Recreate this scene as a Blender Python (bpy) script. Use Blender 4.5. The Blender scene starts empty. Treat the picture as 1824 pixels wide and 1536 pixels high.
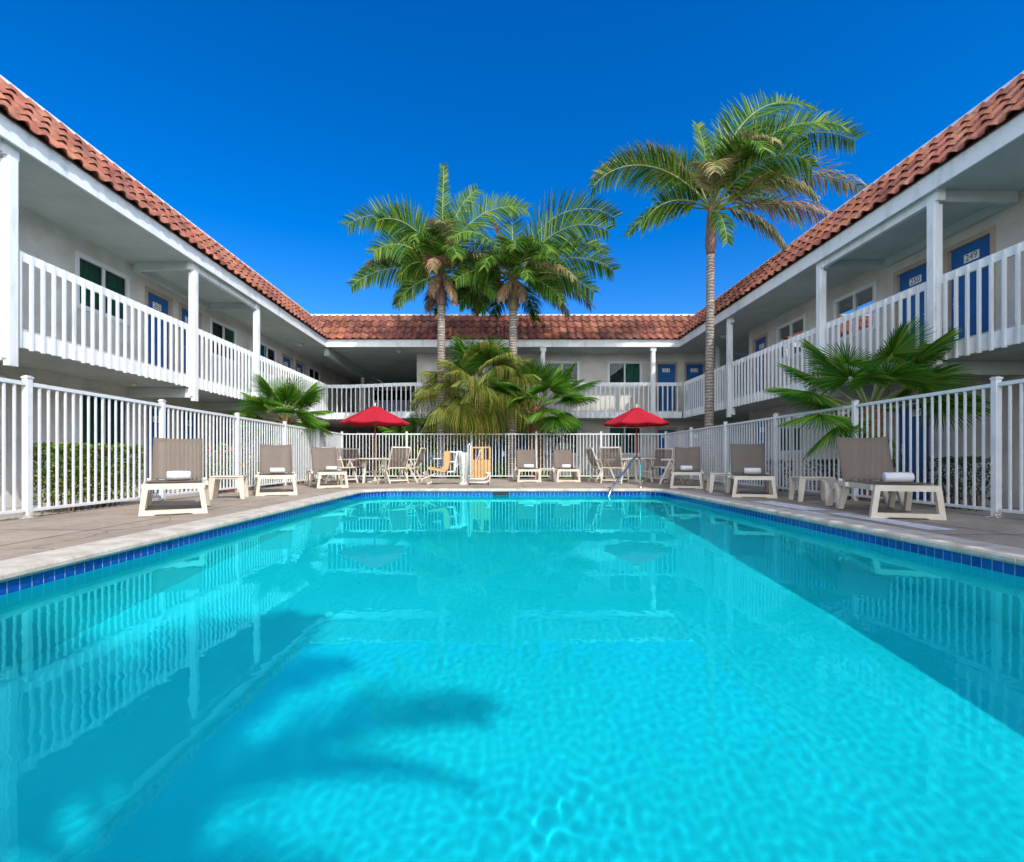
import bpy, math, random
from mathutils import Vector, Matrix, noise, geometry
random.seed(7)
R = math.radians
SC = bpy.context.scene
COL = SC.collection
PI = math.pi

# ---------------------------------------------------------------- materials
def new_mat(name):
    m = bpy.data.materials.new(name); m.use_nodes = True
    nt = m.node_tree
    return m, nt, nt.nodes['Principled BSDF'], nt.nodes['Material Output']

def N(nt, t, **kw):
    n = nt.nodes.new('ShaderNode' + t)
    for k, v in kw.items():
        if k in n.inputs: n.inputs[k].default_value = v
        else: setattr(n, k, v)
    return n

def ramp(nt, fac, stops):
    r = nt.nodes.new('ShaderNodeValToRGB')
    e = r.color_ramp.elements
    while len(e) < len(stops): e.new(.5)
    for i, (p, c) in enumerate(stops):
        e[i].position = p; e[i].color = (*c, 1)
    nt.links.new(fac, r.inputs['Fac'])
    return r.outputs['Color']

def noisy(name, c1, c2, scale=6, rough=.7, bump=.0, bscale=60, detail=6, lo=.35, hi=.65, spec=.3, bdist=.01, metallic=0, stretch=None):
    m, nt, b, o = new_mat(name)
    tc = N(nt, 'TexCoord')
    vec = tc.outputs['Object']
    if stretch:
        mp = N(nt, 'Mapping'); mp.inputs['Scale'].default_value = stretch
        nt.links.new(vec, mp.inputs['Vector']); vec = mp.outputs['Vector']
    n = N(nt, 'TexNoise', Scale=scale, Detail=detail, Roughness=.6)
    nt.links.new(vec, n.inputs['Vector'])
    nt.links.new(ramp(nt, n.outputs['Fac'], [(lo, c1), (hi, c2)]), b.inputs['Base Color'])
    b.inputs['Roughness'].default_value = rough
    b.inputs['Specular IOR Level'].default_value = spec
    b.inputs['Metallic'].default_value = metallic
    if bump:
        n2 = N(nt, 'TexNoise', Scale=bscale, Detail=4)
        nt.links.new(tc.outputs['Object'], n2.inputs['Vector'])
        bp = N(nt, 'Bump', Strength=bump, Distance=bdist)
        nt.links.new(n2.outputs['Fac'], bp.inputs['Height'])
        nt.links.new(bp.outputs['Normal'], b.inputs['Normal'])
    return m

def island(name, stops, rough=.6, transl=0.0, spec=.3, nscale=0, namp=.3, bump=0, bscale=40):
    """colour varies from piece to piece (tiles, leaves)"""
    m, nt, b, o = new_mat(name)
    g = N(nt, 'NewGeometry')
    col = ramp(nt, g.outputs['Random Per Island'], stops)
    if nscale:
        tc = N(nt, 'TexCoord'); n = N(nt, 'TexNoise', Scale=nscale, Detail=7, Roughness=.65)
        nt.links.new(tc.outputs['Object'], n.inputs['Vector'])
        mr = N(nt, 'MapRange'); mr.inputs['From Min'].default_value = .3; mr.inputs['From Max'].default_value = .7
        mr.inputs['To Min'].default_value = 1 - namp; mr.inputs['To Max'].default_value = 1 + namp
        nt.links.new(n.outputs['Fac'], mr.inputs['Value'])
        mx = N(nt, 'VectorMath', operation='SCALE')
        nt.links.new(col, mx.inputs[0]); nt.links.new(mr.outputs['Result'], mx.inputs['Scale'])
        col = mx.outputs['Vector']
    nt.links.new(col, b.inputs['Base Color'])
    b.inputs['Roughness'].default_value = rough
    b.inputs['Specular IOR Level'].default_value = spec
    if bump:
        tc2 = N(nt, 'TexCoord'); n2 = N(nt, 'TexNoise', Scale=bscale, Detail=5)
        nt.links.new(tc2.outputs['Object'], n2.inputs['Vector'])
        bp = N(nt, 'Bump', Strength=bump, Distance=.01)
        nt.links.new(n2.outputs['Fac'], bp.inputs['Height']); nt.links.new(bp.outputs['Normal'], b.inputs['Normal'])
    if transl:
        t = N(nt, 'BsdfTranslucent'); nt.links.new(col, t.inputs['Color'])
        mx = N(nt, 'MixShader'); mx.inputs['Fac'].default_value = transl
        nt.links.new(b.outputs[0], mx.inputs[1]); nt.links.new(t.outputs[0], mx.inputs[2])
        nt.links.new(mx.outputs[0], o.inputs['Surface'])
    return m

M = {}
M['stucco'] = noisy('stucco', (.53, .505, .455), (.70, .67, .615), 1.1, .92, .9, 60, bdist=.02)
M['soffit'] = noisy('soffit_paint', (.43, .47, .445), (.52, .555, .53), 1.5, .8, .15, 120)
M['white_wood'] = noisy('white_painted_wood', (.52, .545, .54), (.735, .75, .74), 4, .6, .4, 30, stretch=(1, 1, .3), lo=.26, hi=.48, detail=9)
M['dark_inside'] = noisy('shaded_interior', (.10, .095, .09), (.14, .13, .12), 2, .9)
M['tile'] = island('terracotta_tile', [(0, (.13, .046, .034)), (.2, (.27, .092, .060)), (.45, (.21, .066, .046)), (.65, (.31, .125, .075)), (.82, (.17, .07, .053)), (1, (.33, .115, .05))], .85, nscale=5, namp=.55, bump=.6)
M['tile_under'] = noisy('roof_underlay', (.10, .05, .035), (.16, .08, .06), 5, .9)
M['metal_white'] = noisy('white_flashing', (.66, .67, .68), (.72, .73, .73), 3, .5)
M['door_blue'] = noisy('blue_door_paint', (.012, .10, .31), (.016, .12, .36), 2, .45)
M['door_frame'] = noisy('tan_door_frame', (.40, .32, .25), (.48, .39, .31), 3, .6)
M['plate'] = noisy('number_plate_white', (.78, .78, .76), (.82, .82, .8), 3, .4)
M['ink'] = noisy('black_ink', (.015, .015, .015), (.03, .03, .03), 3, .5)
M['steel'] = noisy('brushed_steel', (.55, .55, .55), (.65, .65, .65), 8, .28, metallic=1)
M['curtain_green'] = noisy('green_curtain', (.014, .085, .058), (.028, .14, .095), 3, .9, stretch=(8, 8, .4))
M['curtain_dark'] = noisy('dark_curtain', (.012, .022, .022), (.025, .04, .038), 3, .9, stretch=(8, 8, .4))
def worn_white():
    m, nt, b, o = new_mat('white_powder_coat')
    tc = N(nt, 'TexCoord'); n = N(nt, 'TexNoise', Scale=6, Detail=6, Roughness=.7); nt.links.new(tc.outputs['Object'], n.inputs['Vector'])
    base = ramp(nt, n.outputs['Fac'], [(.3, (.60, .62, .63)), (.55, (.71, .725, .735))])
    n2 = N(nt, 'TexNoise', Scale=24, Detail=6, Roughness=.75); nt.links.new(tc.outputs['Object'], n2.inputs['Vector'])
    sp = N(nt, 'SeparateXYZ'); nt.links.new(tc.outputs['Object'], sp.inputs[0])
    # rust creeps from the feet and the caps of the posts
    lo = N(nt, 'MapRange'); lo.inputs['From Min'].default_value = .16; lo.inputs['From Max'].default_value = .0; lo.inputs['To Max'].default_value = .30; nt.links.new(sp.outputs['Z'], lo.inputs['Value'])
    hi = N(nt, 'MapRange'); hi.inputs['From Min'].default_value = 1.50; hi.inputs['From Max'].default_value = 1.57; hi.inputs['To Max'].default_value = .26; nt.links.new(sp.outputs['Z'], hi.inputs['Value'])
    ad = N(nt, 'Math', operation='MAXIMUM'); nt.links.new(lo.outputs[0], ad.inputs[0]); nt.links.new(hi.outputs[0], ad.inputs[1])
    a2 = N(nt, 'Math', operation='ADD'); nt.links.new(ad.outputs[0], a2.inputs[0]); nt.links.new(n2.outputs['Fac'], a2.inputs[1])
    mk = N(nt, 'MapRange'); mk.inputs['From Min'].default_value = .70; mk.inputs['From Max'].default_value = .82; nt.links.new(a2.outputs[0], mk.inputs['Value'])
    mx = N(nt, 'MixRGB'); mx.inputs[2].default_value = (.36, .24, .13, 1); nt.links.new(mk.outputs[0], mx.inputs['Fac']); nt.links.new(base, mx.inputs[1])
    nt.links.new(mx.outputs[0], b.inputs['Base Color']); b.inputs['Roughness'].default_value = .42; b.inputs['Specular IOR Level'].default_value = .5
    return m
M['fence'] = worn_white()
M['plastic'] = noisy('cream_resin', (.57, .49, .385), (.66, .58, .475), 4, .45, .1, 60, spec=.45)
M['towel'] = noisy('white_terry', (.74, .74, .74), (.80, .80, .80), 30, 1, .9, 180)
M['red'] = noisy('red_canvas', (.52, .014, .022), (.60, .02, .032), 5, .85, .2, 200)
M['pole_wood'] = noisy('varnished_wood', (.26, .075, .025), (.36, .12, .04), 9, .45, stretch=(4, 4, .5))
M['chrome'] = noisy('polished_steel', (.72, .73, .74), (.8, .8, .8), 4, .12, metallic=1)
M['tan'] = noisy('tan_moulded_plastic', (.50, .31, .13), (.58, .38, .17), 5, .5)
M['cover'] = noisy('pale_vinyl_cover', (.50, .53, .48), (.62, .65, .60), 6, .5, .5, 12, bdist=.05)
M['blue_pad'] = noisy('blue_pad', (.015, .07, .19), (.02, .09, .24), 4, .6)
M['dark_rubber'] = noisy('dark_rubber', (.02, .02, .02), (.04, .04, .04), 4, .7)
M['coping'] = noisy('pale_coping_stone', (.40, .35, .285), (.60, .54, .465), 5, .8, .5, 70)
M['soil'] = noisy('planting_soil', (.10, .075, .05), (.17, .13, .09), 8, 1, .8, 30)
M['grout'] = noisy('pale_grout', (.62, .70, .72), (.70, .76, .78), 5, .8)
M['pool_tile'] = island('blue_glazed_tile', [(0, (.004, .03, .26)), (.5, (.006, .05, .36)), (1, (.004, .06, .30))], .12, spec=.6, nscale=14, namp=.25)
M['plaster'] = noisy('pool_plaster', (.70, .80, .81), (.79, .87, .88), 1.2, .7, .2, 20)
M['leaf_feather'] = island('feather_palm_leaf', [(0, (.016, .065, .008)), (.4, (.04, .13, .012)), (.75, (.10, .21, .018)), (1, (.24, .29, .03))], .5, .35, .22)
M['leaf_old'] = island('drying_palm_leaf', [(0, (.10, .14, .03)), (.4, (.20, .20, .06)), (.75, (.33, .25, .12)), (1, (.42, .33, .19))], .6, .3)
M['leaf_dead'] = island('dead_palm_leaf', [(0, (.20, .11, .05)), (.5, (.30, .18, .10)), (1, (.38, .27, .17))], .8, .15)
M['leaf_fan'] = island('fan_palm_leaf', [(0, (.022, .12, .007)), (.4, (.06, .21, .012)), (.8, (.14, .29, .018)), (1, (.27, .35, .04))], .5, .42, .25)
M['leaf_fan_gold'] = island('yellowing_fan_leaf', [(0, (.075, .14, .014)), (.4, (.165, .215, .022)), (.75, (.29, .28, .045)), (1, (.40, .30, .10))], .55, .38)
M['petiole'] = noisy('petiole_green', (.12, .17, .04), (.20, .22, .07), 5, .5)
M['bark_grey'] = noisy('ringed_palm_bark', (.24, .21, .18), (.42, .38, .33), 9, .9, .8, 30, stretch=(1, 1, 5), bdist=.02)
def ringed():
    m, nt, b, o = new_mat('ringed_palm_bark')
    tc = N(nt, 'TexCoord'); w_ = N(nt, 'TexWave', Scale=3.6, Distortion=5.0, Detail=5); w_.bands_direction = 'Z'; w_.inputs['Detail Scale'].default_value = 2
    nt.links.new(tc.outputs['Object'], w_.inputs['Vector'])
    n = N(nt, 'TexNoise', Scale=6, Detail=8, Roughness=.7); nt.links.new(tc.outputs['Object'], n.inputs['Vector'])
    ad = N(nt, 'Math', operation='ADD'); mw = N(nt, 'Math', operation='MULTIPLY'); mw.inputs[1].default_value = .55; nt.links.new(w_.outputs['Fac'], mw.inputs[0]); nt.links.new(mw.outputs[0], ad.inputs[0]); nt.links.new(n.outputs['Fac'], ad.inputs[1])
    nt.links.new(ramp(nt, ad.outputs[0], [(.45, (.13, .10, .08)), (.75, (.22, .185, .15)), (1.05, (.30, .26, .215)), (1.3, (.36, .315, .265))]), b.inputs['Base Color'])
    b.inputs['Roughness'].default_value = .9
    bp = N(nt, 'Bump', Strength=.7, Distance=.03); nt.links.new(ad.outputs[0], bp.inputs['Height']); nt.links.new(bp.outputs['Normal'], b.inputs['Normal'])
    return m
M['bark_grey'] = ringed()
M['bark_brown'] = noisy('brown_palm_bark', (.17, .085, .04), (.34, .19, .10), 10, .9, .9, 22, stretch=(1, 1, 3), bdist=.03)
M['crownshaft'] = noisy('crownshaft', (.15, .10, .06), (.26, .22, .10), 3, .6, stretch=(1, 1, .4))
M['crownshaft_purple'] = noisy('purple_crownshaft', (.12, .06, .06), (.24, .15, .13), 4, .6, .3, 10, stretch=(3, 3, .4))
M['hedge'] = island('hedge_leaf', [(0, (.04, .09, .012)), (.4, (.10, .20, .02)), (.72, (.20, .31, .03)), (.88, (.30, .36, .07)), (1, (.20, .10, .04))], .45, .3, .5)
M['shrub'] = island('bright_leaf', [(0, (.05, .17, .015)), (.5, (.11, .28, .02)), (1, (.22, .40, .04))], .5, .3)
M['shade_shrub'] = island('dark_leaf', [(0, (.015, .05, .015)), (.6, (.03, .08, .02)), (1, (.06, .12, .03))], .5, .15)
M['twig'] = noisy('twig_brown', (.10, .06, .03), (.17, .11, .06), 9, .9)
M['grass'] = island('grass_blade', [(0, (.07, .22, .02)), (.6, (.13, .34, .03)), (1, (.24, .42, .05))], .6, .3)
M['flower_red'] = island('red_petal', [(0, (.45, .03, .03)), (.6, (.6, .08, .03)), (1, (.65, .25, .04))], .6, .3)
M['flower_yellow'] = island('yellow_petal', [(0, (.6, .40, .04)), (1, (.7, .5, .15))], .6, .3)
M['terracotta_pot'] = noisy('terracotta_pot', (.38, .15, .08), (.48, .21, .12), 6, .8)
M['seed'] = island('palm_seed', [(0, (.22, .15, .04)), (1, (.36, .25, .08))], .7)
M['lamp_glass'] = noisy('lamp_glass', (.6, .6, .58), (.66, .66, .63), 4, .3)
M['lilac_wall'] = noisy('lilac_stucco', (.40, .40, .55), (.48, .48, .62), 3, .9)
M['worn_paint'] = None

def sling_material():
    m, nt, b, o = new_mat('woven_sling')
    tc = N(nt, 'TexCoord')
    w = N(nt, 'TexWave', Scale=60, Distortion=.3); w.bands_direction = 'X'
    nt.links.new(tc.outputs['Object'], w.inputs['Vector'])
    n = N(nt, 'TexNoise', Scale=4, Detail=4); nt.links.new(tc.outputs['Object'], n.inputs['Vector'])
    mx = N(nt, 'Math', operation='ADD'); nt.links.new(w.outputs['Fac'], mx.inputs[0]); nt.links.new(n.outputs['Fac'], mx.inputs[1])
    nt.links.new(ramp(nt, mx.outputs[0], [(.3, (.125, .094, .07)), (1.0, (.20, .153, .118))]), b.inputs['Base Color'])
    b.inputs['Roughness'].default_value = .8
    t = N(nt, 'BsdfTransparent'); ms = N(nt, 'MixShader'); ms.inputs['Fac'].default_value = .25
    nt.links.new(b.outputs[0], ms.inputs[1]); nt.links.new(t.outputs[0], ms.inputs[2]); nt.links.new(ms.outputs[0], o.inputs['Surface'])
    return m
M['sling'] = sling_material()

def glass_pane():
    m, nt, b, o = new_mat('window_glass')
    t = N(nt, 'BsdfTransparent'); t.inputs['Color'].default_value = (.8, .88, .85, 1)
    g = N(nt, 'BsdfGlossy'); g.inputs['Roughness'].default_value = .02; g.inputs['Color'].default_value = (.6, .62, .62, 1)
    f = N(nt, 'Fresnel', IOR=1.28); ms = N(nt, 'MixShader')
    ad = N(nt, 'Math', operation='ADD'); ad.inputs[1].default_value = .02
    nt.links.new(f.outputs[0], ad.inputs[0]); nt.links.new(ad.outputs[0], ms.inputs['Fac'])
    nt.links.new(t.outputs[0], ms.inputs[1]); nt.links.new(g.outputs[0], ms.inputs[2]); nt.links.new(ms.outputs[0], o.inputs['Surface'])
    return m
M['glass'] = glass_pane()

def water_material():
    m, nt, b, o = new_mat('pool_water')
    g = N(nt, 'BsdfGlass', Roughness=0.0, IOR=1.33); g.inputs['Color'].default_value = (.085, .93, .99, 1)
    nt.links.new(g.outputs[0], o.inputs['Surface'])
    return m
M['water'] = water_material()

def deck_material(name, c1, c2, c3):
    m, nt, b, o = new_mat(name)
    tc = N(nt, 'TexCoord')
    n1 = N(nt, 'TexNoise', Scale=.7, Detail=9, Roughness=.62); n2 = N(nt, 'TexNoise', Scale=9, Detail=8, Roughness=.7)
    nt.links.new(tc.outputs['Object'], n1.inputs['Vector']); nt.links.new(tc.outputs['Object'], n2.inputs['Vector'])
    ad = N(nt, 'Math', operation='MULTIPLY_ADD'); ad.inputs[1].default_value = .45
    nt.links.new(n2.outputs['Fac'], ad.inputs[0]); nt.links.new(n1.outputs['Fac'], ad.inputs[2])
    col = ramp(nt, ad.outputs[0], [(.5, c1), (.72, c2), (.95, c3)])
    v = N(nt, 'TexVoronoi', Scale=.45); v.feature = 'DISTANCE_TO_EDGE'
    wn = N(nt, 'TexNoise', Scale=2.2, Detail=5); nt.links.new(tc.outputs['Object'], wn.inputs['Vector'])
    vm = N(nt, 'VectorMath', operation='MULTIPLY_ADD'); vm.inputs[1].default_value = (.5, .5, 0)
    nt.links.new(wn.outputs['Color'], vm.inputs[0]); nt.links.new(tc.outputs['Object'], vm.inputs[2]); nt.links.new(vm.outputs[0], v.inputs['Vector'])
    cr = ramp(nt, v.outputs['Distance'], [(0, (.35, .35, .35)), (.006, (1, 1, 1))])
    mul = N(nt, 'MixRGB', blend_type='MULTIPLY'); mul.inputs['Fac'].default_value = .8
    nt.links.new(col, mul.inputs[1]); nt.links.new(cr, mul.inputs[2])
    nt.links.new(mul.outputs[0], b.inputs['Base Color'])
    b.inputs['Roughness'].default_value = .85; b.inputs['Specular IOR Level'].default_value = .25
    n3 = N(nt, 'TexNoise', Scale=55, Detail=5); nt.links.new(tc.outputs['Object'], n3.inputs['Vector'])
    bp = N(nt, 'Bump', Strength=.45, Distance=.01); nt.links.new(n3.outputs['Fac'], bp.inputs['Height']); nt.links.new(bp.outputs['Normal'], b.inputs['Normal'])
    return m
M['deck'] = deck_material('deck_concrete', (.20, .155, .115), (.33, .268, .208), (.43, .36, .285))
M['walk'] = deck_material('walkway_concrete', (.28, .25, .215), (.38, .345, .30), (.47, .43, .385))

def worn_paint():
    m, nt, b, o = new_mat('worn_white_marking')
    tc = N(nt, 'TexCoord'); n = N(nt, 'TexNoise', Scale=14, Detail=8, Roughness=.75)
    nt.links.new(tc.outputs['Object'], n.inputs['Vector'])
    nt.links.new(ramp(nt, n.outputs['Fac'], [(.36, (.32, .29, .26)), (.5, (.62, .62, .61)), (.7, (.72, .72, .72))]), b.inputs['Base Color'])
    b.inputs['Roughness'].default_value = .8
    return m
M['worn_paint'] = worn_paint()

# ---------------------------------------------------------------- mesh helpers
class MB:
    def __init__(self, f=None):
        self.v = []; self.f = []; self.m = []; self.map = f or (lambda a, b, c: (a, b, c)); self.mi = 0
    def p(self, *q):
        self.v.append(self.map(*q)); return len(self.v) - 1
    def face(self, *i):
        self.f.append(tuple(i)); self.m.append(self.mi)
    def poly(self, pts):
        self.face(*[self.p(*q) for q in pts])
    def box(self, x0, x1, y0, y1, z0, z1):
        i = [self.p(x, y, z) for x in (x0, x1) for y in (y0, y1) for z in (z0, z1)]
        for q in ((0, 1, 3, 2), (4, 6, 7, 5), (0, 4, 5, 1), (2, 3, 7, 6), (0, 2, 6, 4), (1, 5, 7, 3)):
            self.face(*[i[k] for k in q])
    def bar(self, a, b, w, h, up=(0, 0, 1)):
        a = Vector(a); b = Vector(b); t = (b - a).normalized(); up = Vector(up)
        if abs(t.dot(up)) > .98: up = Vector((0, 1, 0))
        s = t.cross(up).normalized(); u = s.cross(t)
        i = []
        for c in (a, b):
            for sx, sy in ((-1, -1), (1, -1), (1, 1), (-1, 1)):
                i.append(self.p(*(c + s * (sx * w / 2) + u * (sy * h / 2))))
        for q in ((3, 2, 1, 0), (4, 5, 6, 7), (0, 1, 5, 4), (1, 2, 6, 5), (2, 3, 7, 6), (3, 0, 4, 7)):
            self.face(*[i[k] for k in q])
    def tube(self, pts, r, n=8, cap=True):
        pts = [Vector(q) for q in pts]
        rs = r if isinstance(r, (list, tuple)) else [r] * len(pts)
        rings = []; up = Vector((0, 0, 1)); s = None
        for k, c in enumerate(pts):
            t = (pts[min(k + 1, len(pts) - 1)] - pts[max(k - 1, 0)]).normalized()
            if s is None:
                s = t.cross(up if abs(t.z) < .95 else Vector((0, 1, 0))).normalized()
            else:
                s = (s - t * s.dot(t)).normalized()
            u = s.cross(t)
            rings.append([self.p(*(c + (s * math.cos(2 * PI * j / n) + u * math.sin(2 * PI * j / n)) * rs[k])) for j in range(n)])
        for k in range(len(rings) - 1):
            for j in range(n):
                self.face(rings[k][j], rings[k][(j + 1) % n], rings[k + 1][(j + 1) % n], rings[k + 1][j])
        if cap:
            self.face(*rings[0][::-1]); self.face(*rings[-1])
    def lathe(self, prof, c=(0, 0, 0), n=24):
        rings = [[self.p(c[0] + r * math.cos(2 * PI * j / n), c[1] + r * math.sin(2 * PI * j / n), c[2] + z) for j in range(n)] for r, z in prof]
        for k in range(len(rings) - 1):
            for j in range(n):
                self.face(rings[k][j], rings[k][(j + 1) % n], rings[k + 1][(j + 1) % n], rings[k + 1][j])
    def prism(self, outline, axis_pts):
        """outline: list of 2D; axis_pts: two functions mapping 2D -> 3D (two end faces)"""
        fa, fb = axis_pts
        A = [self.p(*fa(*q)) for q in outline]; B = [self.p(*fb(*q)) for q in outline]
        n = len(outline)
        for k in range(n):
            self.face(A[k], A[(k + 1) % n], B[(k + 1) % n], B[k])
        for t in geometry.tessellate_polygon([[Vector((*q, 0)) for q in outline]]):
            self.face(A[t[0]], A[t[1]], A[t[2]]); self.face(B[t[2]], B[t[1]], B[t[0]])
    def text(self, body, size, xf, mi):
        cu = bpy.data.curves.new('tmp', 'FONT'); cu.body = body; cu.size = size; cu.align_x = 'CENTER'; cu.align_y = 'CENTER'; cu.resolution_u = 3
        ob = bpy.data.objects.new('tmp', cu); COL.objects.link(ob)
        dg = bpy.context.evaluated_depsgraph_get()
        me = bpy.data.meshes.new_from_object(ob.evaluated_get(dg))
        old = self.mi; self.mi = mi; base = len(self.v)
        for q in me.vertices: self.p(*xf(q.co.x, q.co.y))
        for q in me.polygons: self.face(*[base + k for k in q.vertices])
        self.mi = old
        bpy.data.objects.remove(ob); bpy.data.curves.remove(cu); bpy.data.meshes.remove(me)
    def build(self, name, mats, parent=None, smooth=False, bevel=0):
        me = bpy.data.meshes.new(name)
        me.from_pydata([tuple(q) for q in self.v], [], self.f)
        mats = mats if isinstance(mats, (list, tuple)) else [mats]
        for k in mats: me.materials.append(M[k] if isinstance(k, str) else k)
        if len(mats) > 1: me.polygons.foreach_set('material_index', self.m)
        me.update()
        o = bpy.data.objects.new(name, me); COL.objects.link(o)
        if smooth: me.shade_smooth()
        if bevel:
            b = o.modifiers.new('bevel', 'BEVEL'); b.width = bevel; b.segments = 2; b.limit_method = 'ANGLE'
        if parent is not None:
            o.parent = parent
            o.matrix_parent_inverse = Matrix.Identity(4)
        return o

def tag(o, label=None, cat=None, group=None, kind=None):
    if label: o['label'] = label
    if cat: o['category'] = cat
    if group: o['group'] = group
    if kind: o['kind'] = kind
    return o

def thing(name, label, cat, loc=(0, 0, 0), rz=0, group=None):
    o = bpy.data.objects.new(name, None); COL.objects.link(o)
    o.empty_display_size = .2
    o.location = loc; o.rotation_euler = (0, 0, rz)
    return tag(o, label, cat, group)

def local(parent):
    """mapping world -> parent's local space for meshes written in world coordinates (parents with a location only)"""
    L = parent.location
    return lambda x, y, z: (x - L.x, y - L.y, z - L.z)

def dup(root, loc, rz, label, group=None):
    r = root.copy(); COL.objects.link(r); r.location = loc; r.rotation_euler = (0, 0, rz)
    r['label'] = label
    if group: r['group'] = group
    for ch in list(root.children):
        c = ch.copy(); COL.objects.link(c); c.parent = r
        for g in list(ch.children):
            d = g.copy(); COL.objects.link(d); d.parent = c
    return r

# ---------------------------------------------------------------- key dimensions (metres, camera at origin looking along +Y)
EYE = .654
F = 920.0
XL, XR = -2.85, 3.46            # pool sides
YN, YF = .55, 11.12             # pool ends
WZ = -.125                      # water level
FL, FR, FB = -5.21, 5.57, 17.2  # fence lines
G = -.16                        # level of the walkways round the courtyard
SUN = Vector((.645, -.88, 1)).normalized()

# ---------------------------------------------------------------- sky and sun
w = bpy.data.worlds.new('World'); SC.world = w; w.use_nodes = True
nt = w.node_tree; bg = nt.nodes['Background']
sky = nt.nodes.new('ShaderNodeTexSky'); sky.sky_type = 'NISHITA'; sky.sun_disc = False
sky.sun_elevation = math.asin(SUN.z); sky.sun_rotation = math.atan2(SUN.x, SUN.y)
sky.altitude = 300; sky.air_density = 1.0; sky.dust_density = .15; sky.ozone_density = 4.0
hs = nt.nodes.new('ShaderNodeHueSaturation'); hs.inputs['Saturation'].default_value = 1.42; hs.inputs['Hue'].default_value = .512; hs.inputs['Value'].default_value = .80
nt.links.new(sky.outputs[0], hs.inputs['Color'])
# unseen sky behind the camera, paled and brightened to add fill light in the shade
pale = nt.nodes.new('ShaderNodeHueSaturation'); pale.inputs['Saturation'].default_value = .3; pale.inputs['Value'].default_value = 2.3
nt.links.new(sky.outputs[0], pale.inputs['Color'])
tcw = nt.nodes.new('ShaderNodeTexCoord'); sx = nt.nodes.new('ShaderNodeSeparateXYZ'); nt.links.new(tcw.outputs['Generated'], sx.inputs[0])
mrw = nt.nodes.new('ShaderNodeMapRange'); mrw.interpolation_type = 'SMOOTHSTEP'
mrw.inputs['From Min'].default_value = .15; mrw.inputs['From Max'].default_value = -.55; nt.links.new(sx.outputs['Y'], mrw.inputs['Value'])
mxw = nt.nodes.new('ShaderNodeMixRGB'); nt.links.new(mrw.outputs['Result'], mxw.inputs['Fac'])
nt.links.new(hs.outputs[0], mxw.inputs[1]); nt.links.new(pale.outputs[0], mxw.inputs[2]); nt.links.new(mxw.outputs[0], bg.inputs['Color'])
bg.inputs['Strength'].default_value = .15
L = bpy.data.lights.new('sun', 'SUN'); L.energy = 2.35; L.angle = R(.5); L.color = (1, .955, .88)
L.cycles.is_caustics_light = True
so = bpy.data.objects.new('sun', L); COL.objects.link(so); so.rotation_euler = SUN.to_track_quat('Z', 'Y').to_euler(); so.location = SUN * 40

# ---------------------------------------------------------------- camera
cam = bpy.data.cameras.new('camera'); co = bpy.data.objects.new('camera', cam); COL.objects.link(co)
co.location = (0, 0, EYE); co.rotation_euler = (R(90), 0, 0)
cam.sensor_width = 36; cam.lens = 36 * F / 1824
cam.shift_x = (912 - 888) / 1824; cam.shift_y = (818 - 768) / 1824
cam.clip_start = .05; cam.clip_end = 500
SC.camera = co
SC.view_settings.view_transform = 'Standard'; SC.view_settings.look = 'None'
SC.view_settings.exposure = .8; SC.view_settings.gamma = 1
SC.cycles.max_bounces = 10; SC.cycles.diffuse_bounces = 5; SC.cycles.transparent_max_bounces = 24
SC.cycles.use_denoising = True
SC.cycles.caustics_refractive = True; SC.cycles.caustics_reflective = False

# ---------------------------------------------------------------- pool
def pool_outline():
    """closed loop, anticlockwise from above, as list of (x, y, nx, ny) with outward normals"""
    out = []
    def arc(cx, cy, r, a0, a1, n):
        for k in range(n + 1):
            a = R(a0 + (a1 - a0) * k / n)
            out.append((cx + r * math.cos(a), cy + r * math.sin(a), math.cos(a), math.sin(a)))
    r1, r2, r3 = .12, .4, .75
    arc(XR - r1, YN + r1, r1, -90, 0, 3)
    arc(XR - r2, YF - r2, r2, 0, 90, 6)
    arc(XL + r3, YF - r3, r3, 90, 180, 8)
    arc(XL + r1, YN + r1, r1, 180, 270, 3)
    return out
OUT = pool_outline()
# resample along its length
def resample(out, step):
    pts = [Vector((q[0], q[1])) for q in out]; nr = [Vector((q[2], q[3])) for q in out]
    res = []
    for k in range(len(pts)):
        a, b = pts[k], pts[(k + 1) % len(pts)]; na, nb = nr[k], nr[(k + 1) % len(pts)]
        d = (b - a).length; n = max(1, round(d / step))
        for j in range(n):
            t = j / n; nn = (na.lerp(nb, t)).normalized(); res.append((a.lerp(b, t), nn))
    return res
pool = thing('swimming_pool', 'turquoise swimming pool with pale stone coping and a dark blue tile band', 'swimming pool', (.3, 5.8, 0))
lp = local(pool)
def floor_z(y): return -1.6 + .3 * max(0, min(1, (y - 5) / 5))
# basin: walls and floor
mb = MB(lp); loop = resample(OUT, .5)
n = len(loop)
zs = [-.12, -.5, None]
ring = []
for z in zs:
    ring.append([mb.p(p.x + .004 * q.x, p.y + .004 * q.y, z if z is not None else floor_z(p.y)) for p, q in loop])
for k in range(2):
    for j in range(n): mb.face(ring[k][j], ring[k + 1][j], ring[k + 1][(j + 1) % n], ring[k][(j + 1) % n])
mb2 = mb
for t in geometry.tessellate_polygon([[Vector((p.x, p.y, 0)) for p, q in loop]]): mb.face(ring[2][t[2]], ring[2][t[1]], ring[2][t[0]])
basin = mb.build('basin', 'plaster', pool)
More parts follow.
